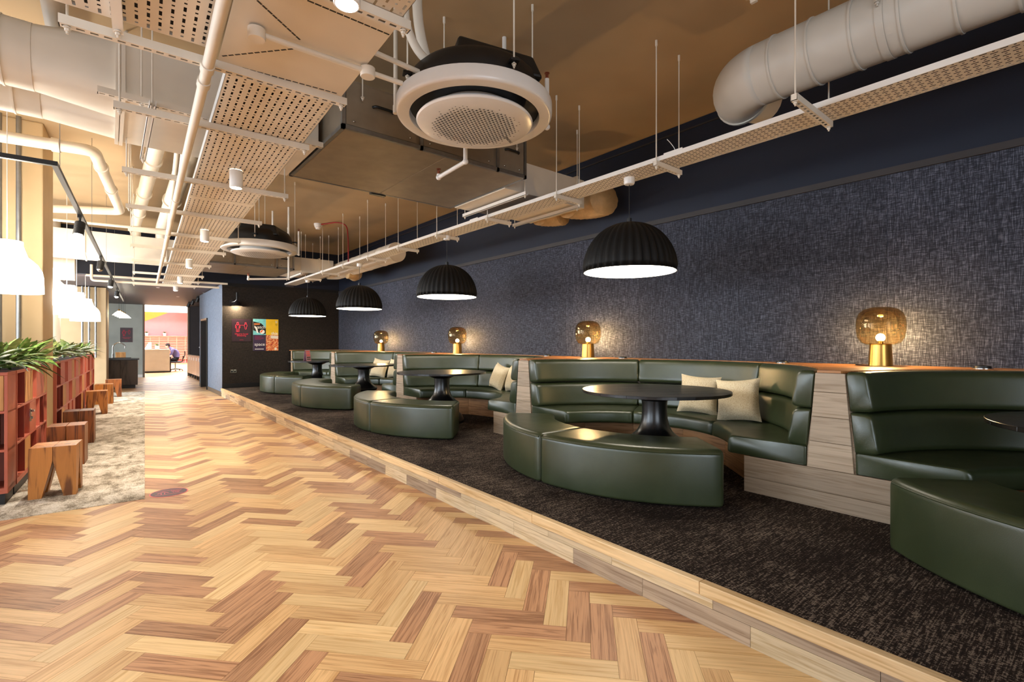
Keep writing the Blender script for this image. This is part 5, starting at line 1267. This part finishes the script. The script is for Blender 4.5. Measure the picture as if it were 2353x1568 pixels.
for k in range(14):
    o = bpy.data.objects.new('leaf', LM[(k+1) % 4]); COL.objects.link(o); o.parent = t; o.location = (0, 0, .16); o.rotation_euler = (0, -.6-.05*(k % 9), 2.4*k); o.scale = (.55, 1.5, .55)
t = thingL('leaflet_stand', 'white leaning leaflet stand on the reception desk', 'stand', .10, 29.35, 1.11); MB().add([(-.12, 0, 0), (.16, 0, 0), (.16, .04, 0), (-.12, .04, 0), (.04, .12, .32), (.16, .12, .32), (.16, .16, .32), (.04, .16, .32)], [(0,3,2,1),(4,5,6,7),(0,1,5,4),(1,2,6,5),(2,3,7,6),(3,0,4,7)]).build('panel', 'white_gloss', t)
t = thingL('reception_downlight', 'white cylinder downlight on the reception ceiling', 'downlight', .75, 31.0, 3.0); MB().cyl((0, 0, 0), .09, .25, 20).build('body', 'white_gloss', t, smooth=True); MB().cyl((0, 0, .25), .004, 1.15, 6).build('wire', 'white_gloss', t)
for i, (x, y) in enumerate(((-1.5, 30), (2.5, 30), (-1.5, 36), (2.5, 36), (.6, 39.5))):
    t = thingL('ceiling_light_panel', 'bright light panel on the reception ceiling, %s' % ('near left', 'near right', 'far left', 'far right', 'farthest')[i], 'light panel', x, y, 4.37, 0, 'reception light panels'); MB().box(-.9, .9, -.9, .9, .0, .02).build('diffuser', 'panel_light', t); MB().box(-.93, .93, -.93, .93, .015, .029).build('frame', 'white_gloss', t)
# office chair and seated person
oc = thingL('office_chair', 'black mesh office chair at the reception desk', 'chair', 1.24, 30.1, 0, PI/2*0+PI)
for k in range(5):
    a = 2*PI*k/5+.3; MB().tube([(0, 0, .10), (.30*math.cos(a), .30*math.sin(a), .07)], [.03, .018], 8).build('base_leg', 'black_plastic', oc, smooth=True); MB().cyl((.31*math.cos(a)-.0, .31*math.sin(a)-.012, .028), .028, .024, 12, 'y').build('caster', 'copper_head', oc)
MB().cyl((0, 0, .09), .028, .33, 12).build('gas_lift', 'chrome', oc, smooth=True)
MB().box(-.24, .24, -.24, .24, .42, .49).build('seat', 'black_plastic', oc, bevel=.04, seg=3)
MB().tube(bend([(-.10, 0, .43), (-.30, 0, .45), (-.33, 0, .75)], .08, 5), .022, 8).build('back_stem', 'black_plastic', oc, smooth=True)
rings = []
for i in range(9):
    z = .55+.055*i; hw_ = .22-.05*abs(i-4)/4; xo = -.27-.05*math.sin(PI*i/8)-.10*(i/8); rings.append([(xo, -hw_, z), (xo-.03, 0, z), (xo, hw_, z), (xo-.02, hw_, z), (xo-.05, 0, z), (xo-.02, -hw_, z)])
MB().loop(rings).build('backrest', 'black_metal', oc, smooth=True)
for s in (-1, 1): MB().tube(bend([(-.05, s*.25, .44), (-.05, s*.28, .64), (.16, s*.28, .66)], .04, 4), .016, 8).build('armrest', 'black_plastic', oc, smooth=True)
# the person: skin modifier body, leaning over the desk
def skin_obj(name, pts, edges, mat, parent, root=0):
    me = bpy.data.meshes.new(name); me.from_pydata([p[:3] for p in pts], edges, []); me.update()
    o = bpy.data.objects.new(name, me); COL.objects.link(o); o.parent = parent; me.materials.append(M(mat) if isinstance(mat, str) else mat)
    md = o.modifiers.new('skin', 'SKIN'); md.use_smooth_shade = True
    sk = me.skin_vertices[0].data
    for i, p in enumerate(pts): sk[i].radius = (p[3], p[4] if len(p) > 4 else p[3])
    sk[root].use_root = True
    sb = o.modifiers.new('subdivision', 'SUBSURF'); sb.levels = 1; sb.render_levels = 2
    return o
pr_ = thingL('person', 'person with short dark hair in a violet shirt bending over the reception desk', 'person', 1.24, 30.1, 0, PI)
# local +x points to the desk (aisle -x)
body = [(-.10, 0, .58, .15, .17), (-.06, 0, .76, .14, .17), (.02, 0, .96, .13, .19), (.12, 0, 1.08, .11, .20), (.20, 0, 1.16, .055, .055), (.27, 0, 1.20, .06, .06),
        (-.05, .10, .56, .09), (.36, .11, .56, .065), (.34, .11, .10, .045), (.46, .11, .05, .04), (-.05, -.10, .56, .09), (.36, -.11, .56, .065), (.34, -.11, .10, .045), (.46, -.11, .05, .04),
        (.12, .21, 1.06, .06), (.16, .26, .84, .048), (.42, .20, .80, .036), (.12, -.21, 1.06, .06), (.16, -.26, .84, .048), (.42, -.20, .80, .036)]
be = [(0,1),(1,2),(2,3),(3,4),(4,5),(0,6),(6,7),(7,8),(8,9),(0,10),(10,11),(11,12),(12,13),(3,14),(14,15),(15,16),(3,17),(17,18),(18,19)]
mb_, nb_, lb_, bb_ = base('clothed_body', rgb(104, 92, 150), .8, 0, .2)
sx_ = N(nb_, 'ShaderNodeSeparateXYZ'); tcb = N(nb_, 'ShaderNodeTexCoord'); lb_.new(tcb.outputs['Object'], sx_.inputs[0])
lb_.new(ramp(nb_, lb_, sx_.outputs[2], [(.0, rgb(30, 26, 28)), (.69, rgb(34, 30, 34)), (.70, rgb(108, 100, 142))]), bb_.inputs['Base Color'])
skin_obj('body', body, be, mb_, pr_)
hd = MB().ball((.33, 0, 1.27), .092, .078, .115, 18, 14)
hd.add([(.41, -.012, 1.27), (.41, .012, 1.27), (.445, 0, 1.235), (.41, 0, 1.235)], [(0, 2, 1), (0, 3, 2), (1, 2, 3)])
o = hd.build('head', 'skin', pr_, smooth='all')
for s in (-1, 1): MB().ball((.405, s*.032, 1.275), .012, n=8, m=6).build('eye', 'ink_black', o); MB().ball((.32, s*.08, 1.265), .018, .012, .03, 8, 6).build('ear', 'skin', o)
MB().box(.405, .416, -.025, .025, 1.208, 1.216).build('mouth', 'copper_head', o)
MB().ball((.315, 0, 1.30), .104, .090, .105, 18, 12).build('hair', 'hair_dark', pr_, smooth='all')
for s in (-1, 1):
    skin_obj('hand', [(.42, s*.20, .80, .03), (.48, s*.19, .785, .034, .02), (.53, s*.175, .775, .010), (.56, s*.17, .768, .008), (.535, s*.19, .775, .010), (.568, s*.188, .768, .008), (.53, s*.205, .775, .010), (.562, s*.206, .768, .008), (.52, s*.218, .775, .009), (.545, s*.222, .768, .007), (.46, s*.165, .785, .011), (.50, s*.145, .775, .009)],
             [(0,1),(1,2),(2,3),(1,4),(4,5),(1,6),(6,7),(1,8),(8,9),(0,10),(10,11)], 'skin', pr_)
